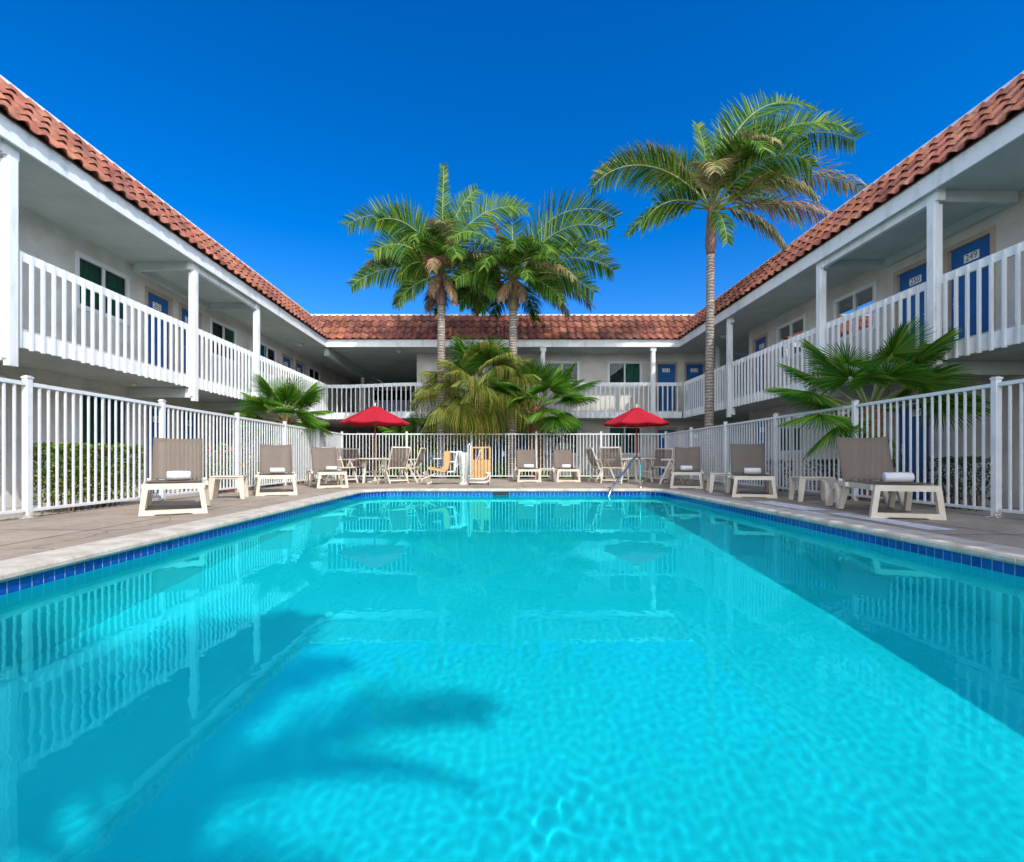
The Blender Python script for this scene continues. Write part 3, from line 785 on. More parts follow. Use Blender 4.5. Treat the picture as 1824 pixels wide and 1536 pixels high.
# ---------------------------------------------------------------- sun loungers
def make_lounger():
    t = thing('sun_lounger', 'x', 'sun lounger', (0, 0, 0), 0, 'sun loungers with brown slings round the pool')
    W = .30
    # front leg: a closed trapezoid
    m = MB()
    o = [(-.345, 0), (-.30, .365), (.30, .365), (.345, 0), (.20, 0), (.17, .014), (-.17, .014), (-.20, 0)]
    i_ = [(-.283, .06), (.283, .06), (.252, .30), (-.252, .30)]
    A0 = lambda x, z: (x, 0, z); A1 = lambda x, z: (x, .06, z)
    pts = o + i_
    for ff in (A0, A1):
        idx = [m.p(*ff(*q)) for q in pts]
        for tr in geometry.tessellate_polygon([[Vector((*q, 0)) for q in o], [Vector((*q, 0)) for q in i_]]): m.face(*[idx[k] for k in tr])
    for lp_ in (o, i_):
        n = len(lp_)
        for k in range(n): m.poly([A0(*lp_[k]), A0(*lp_[(k + 1) % n]), A1(*lp_[(k + 1) % n]), A1(*lp_[k])])
    m.build('front_leg', 'plastic', t, bevel=.006)
    # side rails and cross bars
    m = MB()
    for s in (-1, 1):
        m.bar((s * W, .062, .332), (s * W, 1.86, .325), .045, .06)
    for y in (.45, .98, 1.82): m.bar((-W + .024, y, .325), (W - .024, y, .325), .05, .04)
    m.build('side_rail', 'plastic', t, bevel=.006)
    # moulded rear legs: an M of two feet joined by an arch, one on each side
    for s in (-1, 1):
        ctl = [(.80, .335), (.86, .30), (.93, .15), (.985, .035), (1.05, .035), (1.10, .13), (1.16, .25), (1.25, .30), (1.34, .25), (1.41, .13), (1.46, .035), (1.53, .035), (1.61, .16), (1.70, .28), (1.86, .325)]
        up, lo = [], []
        for q in range(len(ctl)):
            a_ = Vector(ctl[max(q - 1, 0)]); b_ = Vector(ctl[min(q + 1, len(ctl) - 1)]); d_ = (b_ - a_).normalized(); nn_ = Vector((-d_.y, d_.x)) * .034
            c_ = Vector(ctl[q]); up.append((c_.x + nn_.x, max(0.0, min(.362, c_.y + nn_.y)))); lo.append((c_.x - nn_.x, max(0.0, c_.y - nn_.y)))
        sx = s * (W + .03); th = .03
        m = MB(); P0 = []
        for (uy, uz), (ly, lz) in zip(up, lo):
            P0.append([m.p(sx + e_ * th + s * .10 * max(0, .30 - z_), y_, z_) for e_ in (-1, 1) for (y_, z_) in ((uy, uz), (ly, lz))])
        for a_, b_ in zip(P0, P0[1:]):
            for q in ((0, 1), (1, 3), (3, 2), (2, 0)): m.face(a_[q[0]], a_[q[1]], b_[q[1]], b_[q[0]])
        m.face(P0[0][0], P0[0][2], P0[0][3], P0[0][1]); m.face(P0[-1][0], P0[-1][1], P0[-1][3], P0[-1][2])
        m.build('rear_leg', 'plastic', t, bevel=.005)
    def sling(name, y0, z0, y1, z1, sag, wd, curve_top=0):
        m = MB(); nx_, ny_ = 10, 10
        d = Vector((0, y1 - y0, z1 - z0)); L_ = d.length; d.normalize(); nn = Vector((0, -d.z, d.y))
        g = []
        for side in (0, 1):
            gg = []
            for j in range(ny_ + 1):
                row = []
                for i in range(nx_ + 1):
                    u = -1 + 2 * i / nx_; v = j / ny_
                    dip = -sag * (1 - u * u) * math.sin(PI * min(1, max(0, v))) ** .5 if 0 < v < 1 else 0
                    lift = curve_top * (u * u) * v
                    p = Vector((u * wd, y0, z0)) + d * (v * L_ + lift) + nn * (dip - side * .008)
                    row.append(m.p(*p))
                gg.append(row)
            g.append(gg)
        for gg in g:
            for j in range(ny_):
                for i in range(nx_): m.face(gg[j][i], gg[j][i + 1], gg[j + 1][i + 1], gg[j + 1][i])
        for j in range(ny_):
            for i in (0, nx_): m.face(g[0][j][i], g[0][j + 1][i], g[1][j + 1][i], g[1][j][i])
        for i in range(nx_):
            for j in (0, ny_): m.face(g[0][j][i], g[0][j][i + 1], g[1][j][i + 1], g[1][j][i])
        return m.build(name, 'sling', t, True)
    sling('seat_sling', .04, .385, 1.12, .375, .018, .285)
    sling('back_sling', 1.14, .385, 1.40, .935, .03, .295, .02)
    m = MB()
    for s in (-1, 1):
        m.bar((s * .265, 1.155, .36), (s * .265, 1.425, .905), .03, .025, (0, 1, 0))
        m.tube([(s * .30, 1.13, .375), (s * .345, 1.13, .375)], .022, 10)
    m.bar((-.25, 1.42, .90), (.25, 1.42, .90), .025, .03); m.bar((-.25, 1.36, .70), (.25, 1.36, .70), .025, .02)
    m.bar((-.05, 1.375, .70), (-.05, 1.66, .335), .03, .02); m.bar((.05, 1.375, .70), (.05, 1.66, .335), .03, .02)
    m.build('back_frame', 'plastic', t, bevel=.004)
    return t
lg = make_lounger()
LG = [  # px of the front leg's foot centre -> position, turn, label, towel offset (x, y)
    (-3.79, 6.03, 30, 'large sunlit lounger nearest the camera, in front of the hedge', (.02, .92)),
    (-3.95, 9.20, 24, 'sunlit lounger beside the low side table on the left deck', (.02, .92)),
    (-3.71, 11.57, 27, 'sunlit lounger whose back overlaps a dining chair by the left umbrella', (.12, .95)),
    (.87, 14.57, 1, 'lounger on the far deck left of the small side table', (.05, .9)),
    (1.98, 14.6, 0, 'lounger on the far deck half crossed by a shadow on its back', (.05, .9)),
    (4.13, 11.35, -21, 'shaded lounger beside the right umbrella table and chrome handrail', (-.02, .92)),
    (4.29, 8.66, -21, 'shaded lounger between the two side tables on the right deck', (.05, .85)),
    (4.44, 5.60, -18, 'large shaded lounger nearest the camera, in front of the fan palm', (.13, .62)),
]
TW = ['on the large sunlit lounger by the hedge', 'on the sunlit lounger beside the left side table', 'on the sunlit lounger next to the dining chairs',
      'on the far lounger left of the side table', 'on the far lounger with a shadow across its back', 'on the shaded lounger by the handrail',
      'on the shaded lounger between two side tables', 'on the large shaded lounger in front of the fan palm']
def make_towel():
    t = thing('rolled_towel', 'x', 'towel', (0, 0, 0), 0, 'rolled white towels on the loungers')
    m = MB(); n = 30; pts = []
    for s_, x in ((0, -.135), (1, -.128), (2, 0), (3, .128), (4, .135)):
        rr = (.048, .062, .064, .062, .048)[s_]
        pts.append([m.p(x, rr * math.cos(2 * PI * k / n) * 1.06, .060 + rr * .95 * math.sin(2 * PI * k / n)) for k in range(n)])
    for a, b in zip(pts, pts[1:]):
        for k in range(n): m.face(a[k], a[(k + 1) % n], b[(k + 1) % n], b[k])
    m.face(*pts[0][::-1]); m.face(*pts[-1])
    m.build('roll', 'towel', t, True)
    m = MB(); q = []
    for k in range(9):
        a = PI * .55 - k * .22; q.append((m.p(-.128, .066 * math.cos(a) * 1.06, .060 + .0655 * math.sin(a)), m.p(.128, .066 * math.cos(a) * 1.06, .060 + .0655 * math.sin(a))))
    for a, b in zip(q, q[1:]): m.face(a[0], a[1], b[1], b[0])
    m.build('loose_flap', 'towel', t, True)
    return t
tw = make_towel()
for k, (x, y, a, lab, to) in enumerate(LG):
    if k == 0: o = lg; o.location = (x, y, 0.003); o.rotation_euler = (0, 0, R(a)); o['label'] = lab
    else: o = dup(lg, (x, y, 0.003), R(a), lab)
    ca, sa = math.cos(R(a)), math.sin(R(a))
    tx, ty = x + to[0] * ca - to[1] * sa, y + to[0] * sa + to[1] * ca
    tz = .003 + .375
    if k == 0: tw.location = (tx, ty, tz); tw.rotation_euler = (0, 0, R(a + 2)); tw['label'] = 'rolled white towel ' + TW[k]
    else: dup(tw, (tx, ty, tz), R(a + random.uniform(-9, 9)), 'rolled white towel ' + TW[k]).scale = (random.uniform(.88, 1.1), random.uniform(.9, 1.08), random.uniform(.86, 1.04))

# ---------------------------------------------------------------- low side tables
def make_side_table():
    t = thing('side_table', 'x', 'side table', (0, 0, 0), 0, 'low cream side tables between the loungers')
    m = MB(); m.box(-.25, .25, -.22, .22, .35, .375); m.box(-.235, .235, -.205, .205, .32, .349); m.build('table_top', 'plastic', t, bevel=.01)
    for sx in (-1, 1):
        for sy in (-1, 1):
            m = MB()
            o = [(0, .348), (.085, .348), (.05, .0), (-.01, .0)]
            m.prism(o, (lambda a, z: (sx * (.245 - a + .018 * (1 - z / .35)), sy * (.215 + .012 * (1 - z / .35)), z), lambda a, z: (sx * (.245 - a + .018 * (1 - z / .35)), sy * (.185 + .012 * (1 - z / .35)), z)))
            m.build('leg', 'plastic', t, bevel=.004)
    return t
st = make_side_table()
ST = [(-4.5, 8.62, 18, 'low cream side table beside two loungers on the sunlit deck'), (1.42, 15.25, 0, 'small side table between the two far loungers'),
      (4.48, 10.35, -15, 'side table in the shade beside the lounger near the handrail'), (4.92, 8.1, -12, 'side table in the shade next to the largest shaded lounger')]
for k, (x, y, a, lab) in enumerate(ST):
    if k == 0: st.location = (x, y, .002); st.rotation_euler = (0, 0, R(a)); st['label'] = lab
    else: dup(st, (x, y, .002), R(a), lab)

# ---------------------------------------------------------------- dining sets
def make_table():
    t = thing('dining_table', 'x', 'table', (0, 0, 0), 0, 'round cream tables under the umbrellas')
    m = MB(); m.lathe([(.026, .64), (.53, .64), (.55, .65), (.55, .672), (.53, .68), (.026, .68)], n=40); m.build('table_top', 'plastic', t)
    for k in range(4):
        a = PI / 4 + k * PI / 2; c, s = math.cos(a), math.sin(a)
        m = MB(); m.bar((c * .42, s * .42, 0), (c * .33, s * .33, .639), .06, .035); m.build('leg', 'plastic', t, bevel=.004)
    m = MB(); m.bar((-.3, -.3, .3), (.3, .3, .3), .03, .03); m.bar((-.3, .3, .305), (.3, -.3, .305), .03, .03); m.build('stretcher', 'plastic', t)
    return t
def make_umbrella():
    t = thing('patio_umbrella', 'x', 'umbrella', (0, 0, 0), 0, 'red patio umbrellas over the round tables')
    m = MB(); m.tube([(0, 0, .02), (0, 0, 2.1)], .02, 12); m.build('pole', 'pole_wood', t, True)
    m = MB(); m.lathe([(.001, .12), (.03, .12), (.05, .07), (.20, .05), (.22, .03), (.22, .0)], n=28); m.lathe([(.024, .12), (.024, .34), (.026, .34), (.03, .12)], n=16); m.build('base', 'plastic', t, True)
    n = 8
    prof = [(.03, 2.12), (.20, 2.045), (.20, 2.035), (.43, 1.92), (.67, 1.79), (.90, 1.665)]
    m = MB(); rings = []
    sub = 6
    for j, (r_, z) in enumerate(prof):
        row = []
        for k in range(n * sub):
            u = (k % sub) / sub; a = 2 * PI * k / (n * sub)
            # straight between ribs, slight sag between them
            flat = math.cos(PI / n) / math.cos((u - .5) * 2 * PI / n)
            sg = math.sin(PI * u) * .030 * (r_ / .94)
            row.append(m.p(r_ * flat * 1.06 * math.cos(a), r_ * flat * 1.06 * math.sin(a), z - sg + (.012 if j in (1,) else 0)))
        rings.append(row)
    for j in range(len(prof) - 1):
        for k in range(n * sub): m.face(rings[j][k], rings[j][(k + 1) % (n * sub)], rings[j + 1][(k + 1) % (n * sub)], rings[j + 1][k])
    val = []
    for k in range(n * sub):
        x, y, z = m.v[rings[-1][k]]; val.append(m.p(x * .998, y * .998, z - .035))
    for k in range(n * sub): m.face(rings[-1][k], rings[-1][(k + 1) % (n * sub)], val[(k + 1) % (n * sub)], val[k])
    can = m.build('canopy', RED, t)
    for k in range(n):
        a = 2 * PI * k / n; c, s = math.cos(a), math.sin(a)
        rb = MB(); rb.bar((c * .03, s * .03, 2.085), (c * .93, s * .93, 1.645), .016, .02); rb.build('rib', 'pole_wood', t)
        sb = MB(); sb.bar((c * .03, s * .03, 1.62), (c * .50, s * .50, 1.862), .014, .016); sb.build('strut', 'pole_wood', t)
    m = MB(); m.lathe([(.001, 1.66), (.04, 1.66), (.045, 1.63), (.04, 1.59), (.022, 1.585)], n=14); m.build('runner', 'pole_wood', t, True)
    m = MB(); m.lathe([(.03, 2.115), (.022, 2.15), (.034, 2.175), (.024, 2.20), (.001, 2.21)], n=14); m.build('finial', 'plastic', t, True)
    return t
RED = island('red_canvas_panels', [(0, (.43, .016, .032)), (1, (.47, .02, .038))], .85, .25, .2)
def make_chair():
    t = thing('dining_chair', 'x', 'chair', (0, 0, 0), 0, 'cream folding armchairs with brown slings')
    W = .27
    # faces -Y; back at +Y
    m = MB()
    for s in (-1, 1): m.bar((s * W, .17, .36), (s * W, .40, .97), .035, .03, (0, 1, 0))
    m.bar((-W + .018, .395, .955), (W - .018, .395, .955), .03, .04); m.bar((-W + .018, .19, .42), (W - .018, .19, .42), .03, .035)
    m.build('back_frame', 'plastic', t, bevel=.005)
    m = MB()
    for s in (-1, 1): m.bar((s * W, -.27, .425), (s * W, .22, .385), .035, .03)
    m.bar((-W + .018, -.262, .425), (W - .018, -.262, .425), .035, .03)
    m.build('seat_frame', 'plastic', t, bevel=.005)
    def panel(name, a, b, wd, sag):
        m = MB(); a = Vector(a); b = Vector(b); d = b - a; nn = Vector((0, -d.z, d.y)).normalized(); rows = []
        for j in range(9):
            v = j / 8; rows.append([m.p(*(a + d * v + Vector((wd * (-1 + 2 * i / 6), 0, 0)) - nn * (sag * math.sin(PI * v)))) for i in range(7)])
        for j in range(8):
            for i in range(6): m.face(rows[j][i], rows[j][i + 1], rows[j + 1][i + 1], rows[j + 1][i])
        m.build(name, 'sling', t, True)
    panel('back_sling', (0, .20, .44), (0, .392, .945), W - .01, .02)
    panel('seat_sling', (0, -.255, .437), (0, .20, .40), W - .01, .02)
    for s in (-1, 1):
        m = MB(); o = [(-.24, .615), (-.27, .632), (-.25, .655), (.0, .662), (.29, .652), (.29, .628), (.0, .630)]
        m.prism(o, (lambda y, z: (s * (W + .008), y, z), lambda y, z: (s * (W + .065), y, z))); m.build('armrest', 'plastic', t, bevel=.006)
        m = MB(); m.bar((s * (W + .036), -.02, .63), (s * (W + .036), -.30, .0), .03, .05, (0, 1, 0)); m.build('leg', 'plastic', t, bevel=.005)
        m = MB(); m.bar((s * (W + .004), -.06, .625), (s * (W + .004), .30, .0), .028, .05, (0, 1, 0)); m.build('leg', 'plastic', t, bevel=.005)
    m = MB(); m.bar((-W - .02, -.25, .11), (W + .02, -.25, .11), .03, .04); m.bar((-W + .012, .255, .09), (W - .012, .255, .09), .03, .04); m.build('stretcher', 'plastic', t, bevel=.005)
    return t
tb = make_table(); um = make_umbrella(); ch = make_chair()
T1 = (-3.42, 14.3); T2 = (3.93, 14.7)
tb.location = (*T1, .002); tb.rotation_euler = (0, 0, .2); tb['label'] = 'round table under the red umbrella near the sunlit loungers'
dup(tb, (*T2, .002), .5, 'round table under the red umbrella beside the chrome handrail')
um.location = (*T1, .003); um.rotation_euler = (0, 0, .3); um['label'] = 'red umbrella on the left, in front of the balcony passage'
dup(um, (*T2, .003), .1, 'red umbrella on the right, near the tall single palm')
# chairs: (x, y, facing azimuth in degrees: 0 faces -Y/camera, 90 faces +X)
CH = [(-4.22, 13.85, 62, 'chair at the left table with its back behind a lounger, facing right'),
      (-2.80, 13.75, -138, 'chair at the left table nearest the pool lift, seen from behind'),
      (-2.52, 14.65, -95, 'chair mostly hidden behind another at the right side of the left table'),
      (-4.25, 15.05, 30, 'chair at the far side of the left table, close to the fence corner'),
      (3.12, 13.9, 150, 'chair at the right table seen from behind, left of the handrail'),
      (2.98, 14.9, 100, 'chair half hidden behind the one left of the handrail'),
      (4.68, 15.0, -35, 'dark backed chair facing the camera at the right table'),
      (4.62, 13.6, -120, 'shaded chair at the right table beside a lounger')]
for k, (x, y, a, lab) in enumerate(CH):
    if k == 0: ch.location = (x, y, .002); ch.rotation_euler = (0, 0, R(a)); ch['label'] = lab
    else: dup(ch, (x, y, .002), R(a), lab)

# ---------------------------------------------------------------- pool handrail
t = thing('pool_handrail', 'curved chrome handrail at the far right corner of the pool', 'handrail', (3.22, 11.75, 0))
m = MB(local(t))
a = Vector((3.22, 11.72, .0)); e = Vector((2.2, 10.62, 0))
def hp(s, z): q = a.lerp(e, s); return (q.x, q.y, z)
path = [hp(0, .004), hp(0, .3), hp(0, .52), hp(.012, .61), hp(.05, .68), hp(.11, .705), hp(.17, .685), hp(.24, .63), hp(.5, .37), hp(.78, .09), hp(.86, .0), hp(.91, -.1), hp(.935, -.25), hp(.94, -.7)]
m.tube(path, .024, 12); m.build('rail', 'chrome', t, True)
m = MB(local(t)); m.lathe([(.06, .002), (.06, .015), (.03, .025), (.025, .04)], (a.x, a.y, 0), 16); m.build('flange', 'chrome', t, True)

# ---------------------------------------------------------------- pool lift and cart
def P2(px, py, Y): return ((px - 888) / F * Y, Y, EYE + (818 - py) / F * Y)
Y0 = 13.35
t = thing('pool_lift', 'pool lift with tan seat on a white arm and a covered post', 'pool lift', (P2(826, 0, Y0)[0], Y0, 0))
lf = local(t); bx = t.location.x
m = MB(lf)
rows = []
for k, (z, r_) in enumerate(((.03, .10), (.05, .085), (.25, .10), (.5, .12), (.7, .135), (.80, .13), (.83, .06))):
    rows.append([m.p(bx + (r_ * (1 + .16 * math.sin(j * 2.1 + k * .3))) * math.cos(2 * PI * j / 26), Y0 + r_ * (1 + .12 * math.cos(j * 1.7)) * math.sin(2 * PI * j / 26), z) for j in range(26)])
for a_, b_ in zip(rows, rows[1:]):
    for j in range(26): m.face(a_[j], a_[(j + 1) % 26], b_[(j + 1) % 26], b_[j])
m.face(*rows[-1]); m.build('covered_post', 'cover', t, True)
m = MB(lf); m.lathe([(.001, .06), (.08, .06), (.13, .02), (.13, .001)], (bx, Y0, 0), 20); m.build('foot', 'plastic', t, True)
def px(x, y, dy=0): q = P2(x, y, Y0); return (q[0], Y0 + dy, q[2])
m = MB(lf)
for dy in (-.12, .12):
    m.bar(px(803, 805, dy), px(814, 806, dy), .035, .035); m.bar(px(814.5, 804, dy), px(810, 842, dy), .035, .035); m.bar(px(802, 823, dy), px(811, 822.5, dy), .03, .03)
    m.bar(px(797, 840.5, dy), px(811, 840, dy), .035, .035)
m.bar(px(812, 832), px(829, 813), .04, .04); m.bar(px(814, 805), px(823, 805), .04, .04); m.bar(px(829, 806), px(829.5, 857), .03, .03)
m.build('lift_arm', 'fence', t, bevel=.003)
m = MB(lf)
sp = [(794, 804), (799, 803.5), (803, 806), (802.5, 822), (799.5, 836), (793, 841), (784, 839), (764, 835), (763, 832), (778, 834), (788, 834), (792, 829), (791.5, 815)]
pts = [P2(x, y, Y0) for x, y in sp]
m.prism([(q[0], q[2]) for q in pts], (lambda x, z: (x, Y0 - .24, z), lambda x, z: (x, Y0 + .24, z))); m.build('seat', 'tan', t, bevel=.012)
m = MB(lf); m.bar(px(783, 841, -.15), px(752, 853.5, -.15), .04, .03); m.bar(px(783, 841, .15), px(752, 853.5, .15), .04, .03); m.bar(px(757, 852.5), px(766, 849), .34, .02, (0, 1, 0)); m.build('footrest', 'plastic', t)
m = MB(lf); m.bar(px(788.5, 818, -.27), px(788, 831, -.27), .05, .05); m.bar(px(768, 817, -.27), px(773, 817, -.27), .05, .05); m.build('arm_pad', 'blue_pad', t, bevel=.01)
m = MB(lf); m.bar(px(774, 817, -.27), px(788, 817.5, -.27), .02, .02); m.build('armrest_bar', 'fence', t)

Y1 = 13.2
t = thing('equipment_cart', 'tan slatted upright cart with white tube frame on small casters', 'cart', (P2(856, 0, Y1)[0], Y1, 0))
lf = local(t)
def px1(x, y, dy=0): q = P2(x, y, Y1); return (q[0], Y1 + dy, q[2])
zt, zm, zb = px1(0, 796)[2], px1(0, 819)[2], px1(0, 855)[2]
xa, xb = px1(839, 0)[0], px1(874, 0)[0]
m = MB(lf)
n = 6
for k in range(n):
    p = xa + (xb - xa) * k / n; q = xa + (xb - xa) * (k + 1) / n
    m.box(p + .004, q - .010, Y1 + .02, Y1 + .05, zb, zm)
m.box(xa, xb, Y1 + .052, Y1 + .07, zb, zm - .01)
m.build('slatted_panel', 'tan', t, bevel=.006)
m = MB(lf)
m.box(xa, xa + .05, Y1 + .015, Y1 + .06, zm + .002, zt); m.box(xb - .05, xb, Y1 + .015, Y1 + .06, zm + .002, zt)
cx_ = (xa + xb) / 2 + .03; m.box(cx_ - .04, cx_ + .04, Y1 + .016, Y1 + .06, zm + .002, zt - .042); m.box(xa + .05, xb - .05, Y1 + .017, Y1 + .059, zt - .04, zt - .001)
m.build('back_frame', 'tan', t, bevel=.006)
m = MB(lf)
m.tube([px1(837, 858), px1(837.5, 800), px1(838, 794, 0), px1(836, 791)], .016, 8); m.tube([px1(833.5, 858, -.05), px1(834, 794, -.05), px1(836, 790.5, -.05), px1(838, 794, -.05)], .014, 8)
for dy in (-.30, -.02):
    m.tube([px1(837, 853, dy), px1(862, 853, dy), px1(869, 850, dy), px1(870.5, 843, dy)], .016, 8)
    m.tube([px1(837, 859, dy), px1(866, 859, dy), px1(872.5, 855, dy), px1(873, 843, dy), px1(866, 842.5, dy)], .016, 8)
for x_ in (838, 850, 862, 872): m.tube([px1(x_, 859, -.30), px1(x_, 859, -.02)], .012, 8)
m.tube([px1(856, 801, .01), px1(840, 846, .01)], .006, 6)
m.build('tube_frame', 'fence', t, True)
for x_ in (838, 870):
    for dy in (-.28, -.03):
        c = px1(x_, 0, dy); m = MB(lf); m.tube([(c[0] - .012, c[1], .034), (c[0] + .012, c[1], .034)], .032, 14); m.build('caster', 'dark_rubber', t, True)

# ---------------------------------------------------------------- palms
def strip_leaf(m, pts, widths, side):
    prev = None
    for p, wd in zip(pts, widths):
        s = side * wd / 2
        if wd < .002:
            cur = (m.p(*p),)
        else:
            cur = (m.p(*(p - s)), m.p(*(p + s)))
        if prev:
            if len(cur) == 2: m.face(prev[0], prev[1], cur[1], cur[0])
            else: m.face(prev[0], prev[1], cur[0])
        prev = cur

def feather_frond(root, base, az, el, length, droop, leafl, hang=.9, mat='leaf_feather', npair=52, stem='petiole', twist=0):
    m = MB(); nseg = 22; p = Vector(base); pts = [p.copy()]; dirs = []
    if mat == 'leaf_feather' and abs(math.cos(az)) > .6: twist = random.choice((-1, 1)) * random.uniform(.7, 1.35)
    e = el
    for k in range(nseg):
        t = k / nseg
        e = el - droop * (t ** 1.5)
        d = Vector((math.cos(az) * math.cos(e), math.sin(az) * math.cos(e), math.sin(e)))
        dirs.append(d); p = p + d * (length / nseg); pts.append(p.copy())
    dirs.append(dirs[-1])
    m.mi = 0
    m.tube(pts, [.032 * (1 - k / (nseg + 1)) + .006 for k in range(nseg + 1)], 5)
    m.mi = 1
    Z = Vector((0, 0, -1))
    for k in range(npair):
        t = .16 + .84 * k / (npair - 1); fi = t * nseg; i = min(int(fi), nseg - 1)
        c = pts[i].lerp(pts[i + 1], fi - i); T = dirs[i]
        S = T.cross(Vector((0, 0, 1)))
        if S.length < .15: S = Vector((-math.sin(az), math.cos(az), 0))
        S.normalize(); U = S.cross(T)
        if twist: S, U = S * math.cos(twist) + U * math.sin(twist), U * math.cos(twist) - S * math.sin(twist)
        prof = min(1, .55 + 1.6 * (t - .16)) * (1 - .62 * max(0, t - .45) / .55)
        for sd in (-1, 1):
            if random.random() < .05: continue
            ll = leafl * prof * random.uniform(.82, 1.1)
            d0 = (S * sd * .8 + T * random.uniform(.5, .75) + U * random.uniform(.05, .3)).normalized()
            h = hang * random.uniform(.65, 1.2) * (.3 if d0.z > .15 else .75)
            q = [c]; d = d0
            for s_ in range(4):
                d = (d + Z * h * .38 * (s_ * .55 + .35)).normalized(); q.append(q[-1] + d * ll / 4)
            side = d0.cross(T); 
            side = (T * .8 + U * random.uniform(-.5, .5)).normalized()
            strip_leaf(m, q, [.020, .046, .042, .026, .0], side)
    return m.build('frond', [stem, mat], root)

def trunk_mesh(root, pts, radii, mat, name='trunk', rings=0, n=18):
    m = MB(); P_ = []; Rr = []
    L_ = len(pts) - 1; sub = 16 if rings else 3
    for k in range(L_):
        for s_ in range(sub):
            t = s_ / sub; P_.append(Vector(pts[k]).lerp(Vector(pts[k + 1]), t)); Rr.append(radii[k] + (radii[k + 1] - radii[k]) * t)
    P_.append(Vector(pts[-1])); Rr.append(radii[-1])
    if rings: Rr = [r_ * (1 + rings * (1 if k % 2 else -1) + random.uniform(-.01, .01)) for k, r_ in enumerate(Rr)]
    m.tube(P_, Rr, n); return m.build(name, mat, root, True)

def feather_palm(label, x, y, zc, r0, lean, fronds, shaft, seed, zbase=G):
    random.seed(seed)
    t = thing('feather_palm', label, 'palm tree', (x, y, zbase))
    top = Vector((lean[0], lean[1], zc - zbase))
    trunk_mesh(t, [(0, 0, 0), top * .12 + Vector((0, 0, 0)), top * .5 + Vector((lean[0] * -.05, 0, 0)), top * .84], [r0 * 1.45, r0 * 1.05, r0 * .92, r0 * .86], 'bark_grey', rings=.022)
    trunk_mesh(t, [top * .838, top * .87, top * .93, top * 1.0, top + Vector((0, 0, .25))], [r0 * .9, r0 * 1.25, r0 * 1.15, r0 * .75, r0 * .3], shaft, 'crownshaft')
    for (az, el, ln, dr, lf_, hang, mat) in fronds:
        b = top + Vector((math.cos(R(az)) * r0 * .5, math.sin(R(az)) * r0 * .5, random.uniform(-.15, .12)))
        feather_frond(t, b, R(az), R(el), ln * ((.88 if el < 60 else 1.1) if 17 < y < 18 else 1), R(dr), lf_, hang, mat, npair=int(60 + ln * 9))
    return t
FG, FO, FD = 'leaf_feather', 'leaf_old', 'leaf_dead'
# azimuth 0 = image right, 180 = image left, 270 = towards the camera
feather_palm('left palm of the tall pair behind the far fence, with dead brown flower stalks', -1.96, 17.55, 7.02, .15, (.02, 0), [
    (172, 66, 3.9, 105, 1.05, .5, FG), (180, 34, 3.3, 85, 1.0, 1.1, FO), (188, 12, 3.5, 60, .8, 1.2, FG), (200, 50, 2.9, 105, .95, .9, FG), (8, 72, 3.7, 90, 1.0, .45, FG), (-8, 44, 3.3, 105, 1.0, .9, FG),
    (15, 18, 2.7, 75, .9, 1.1, FO), (250, 52, 2.5, 120, .9, 1.1, FG), (290, 40, 2.5, 115, .95, 1.1, FG), (90, 55, 2.9, 80, .9, .7, FG), (120, 40, 2.8, 85, .9, .9, FG), (60, 45, 2.9, 85, .9, .9, FG),
    (150, 0, 2.4, 60, .8, 1.1, FG), (40, 84, 3.5, 45, .7, .2, FG), (85, 88, 3.6, 8, .5, .04, FG), (265, 30, 1.9, 120, .75, 1.4, FD), (310, -45, 1.4, 40, .5, 1.3, FD), (230, 5, 2.2, 75, .85, 1.2, FG), (160, 55, 3.1, 100, .95, .8, FG),
    (340, 25, 2.7, 85, .9, 1.1, FO), (215, 68, 2.7, 110, .9, .9, FG), (275, 75, 2.2, 120, .8, 1.2, FO), (165, -12, 2.3, 55, .85, 1.3, FO), (20, -15, 2.2, 55, .85, 1.3, FG), (350, -5, 2.4, 60, .85, 1.3, FG),
    (195, -20, 2.1, 50, .8, 1.3, FG), (130, -40, 1.6, 45, .6, 1.4, FD), (325, -55, 1.4, 30, .5, 1.3, FD), (245, -50, 1.3, 35, .5, 1.4, FD), (45, 0, 2.3, 65, .85, 1.2, FG), (100, -5, 2.2, 60, .85, 1.2, FG)], 'crownshaft_purple', 3)
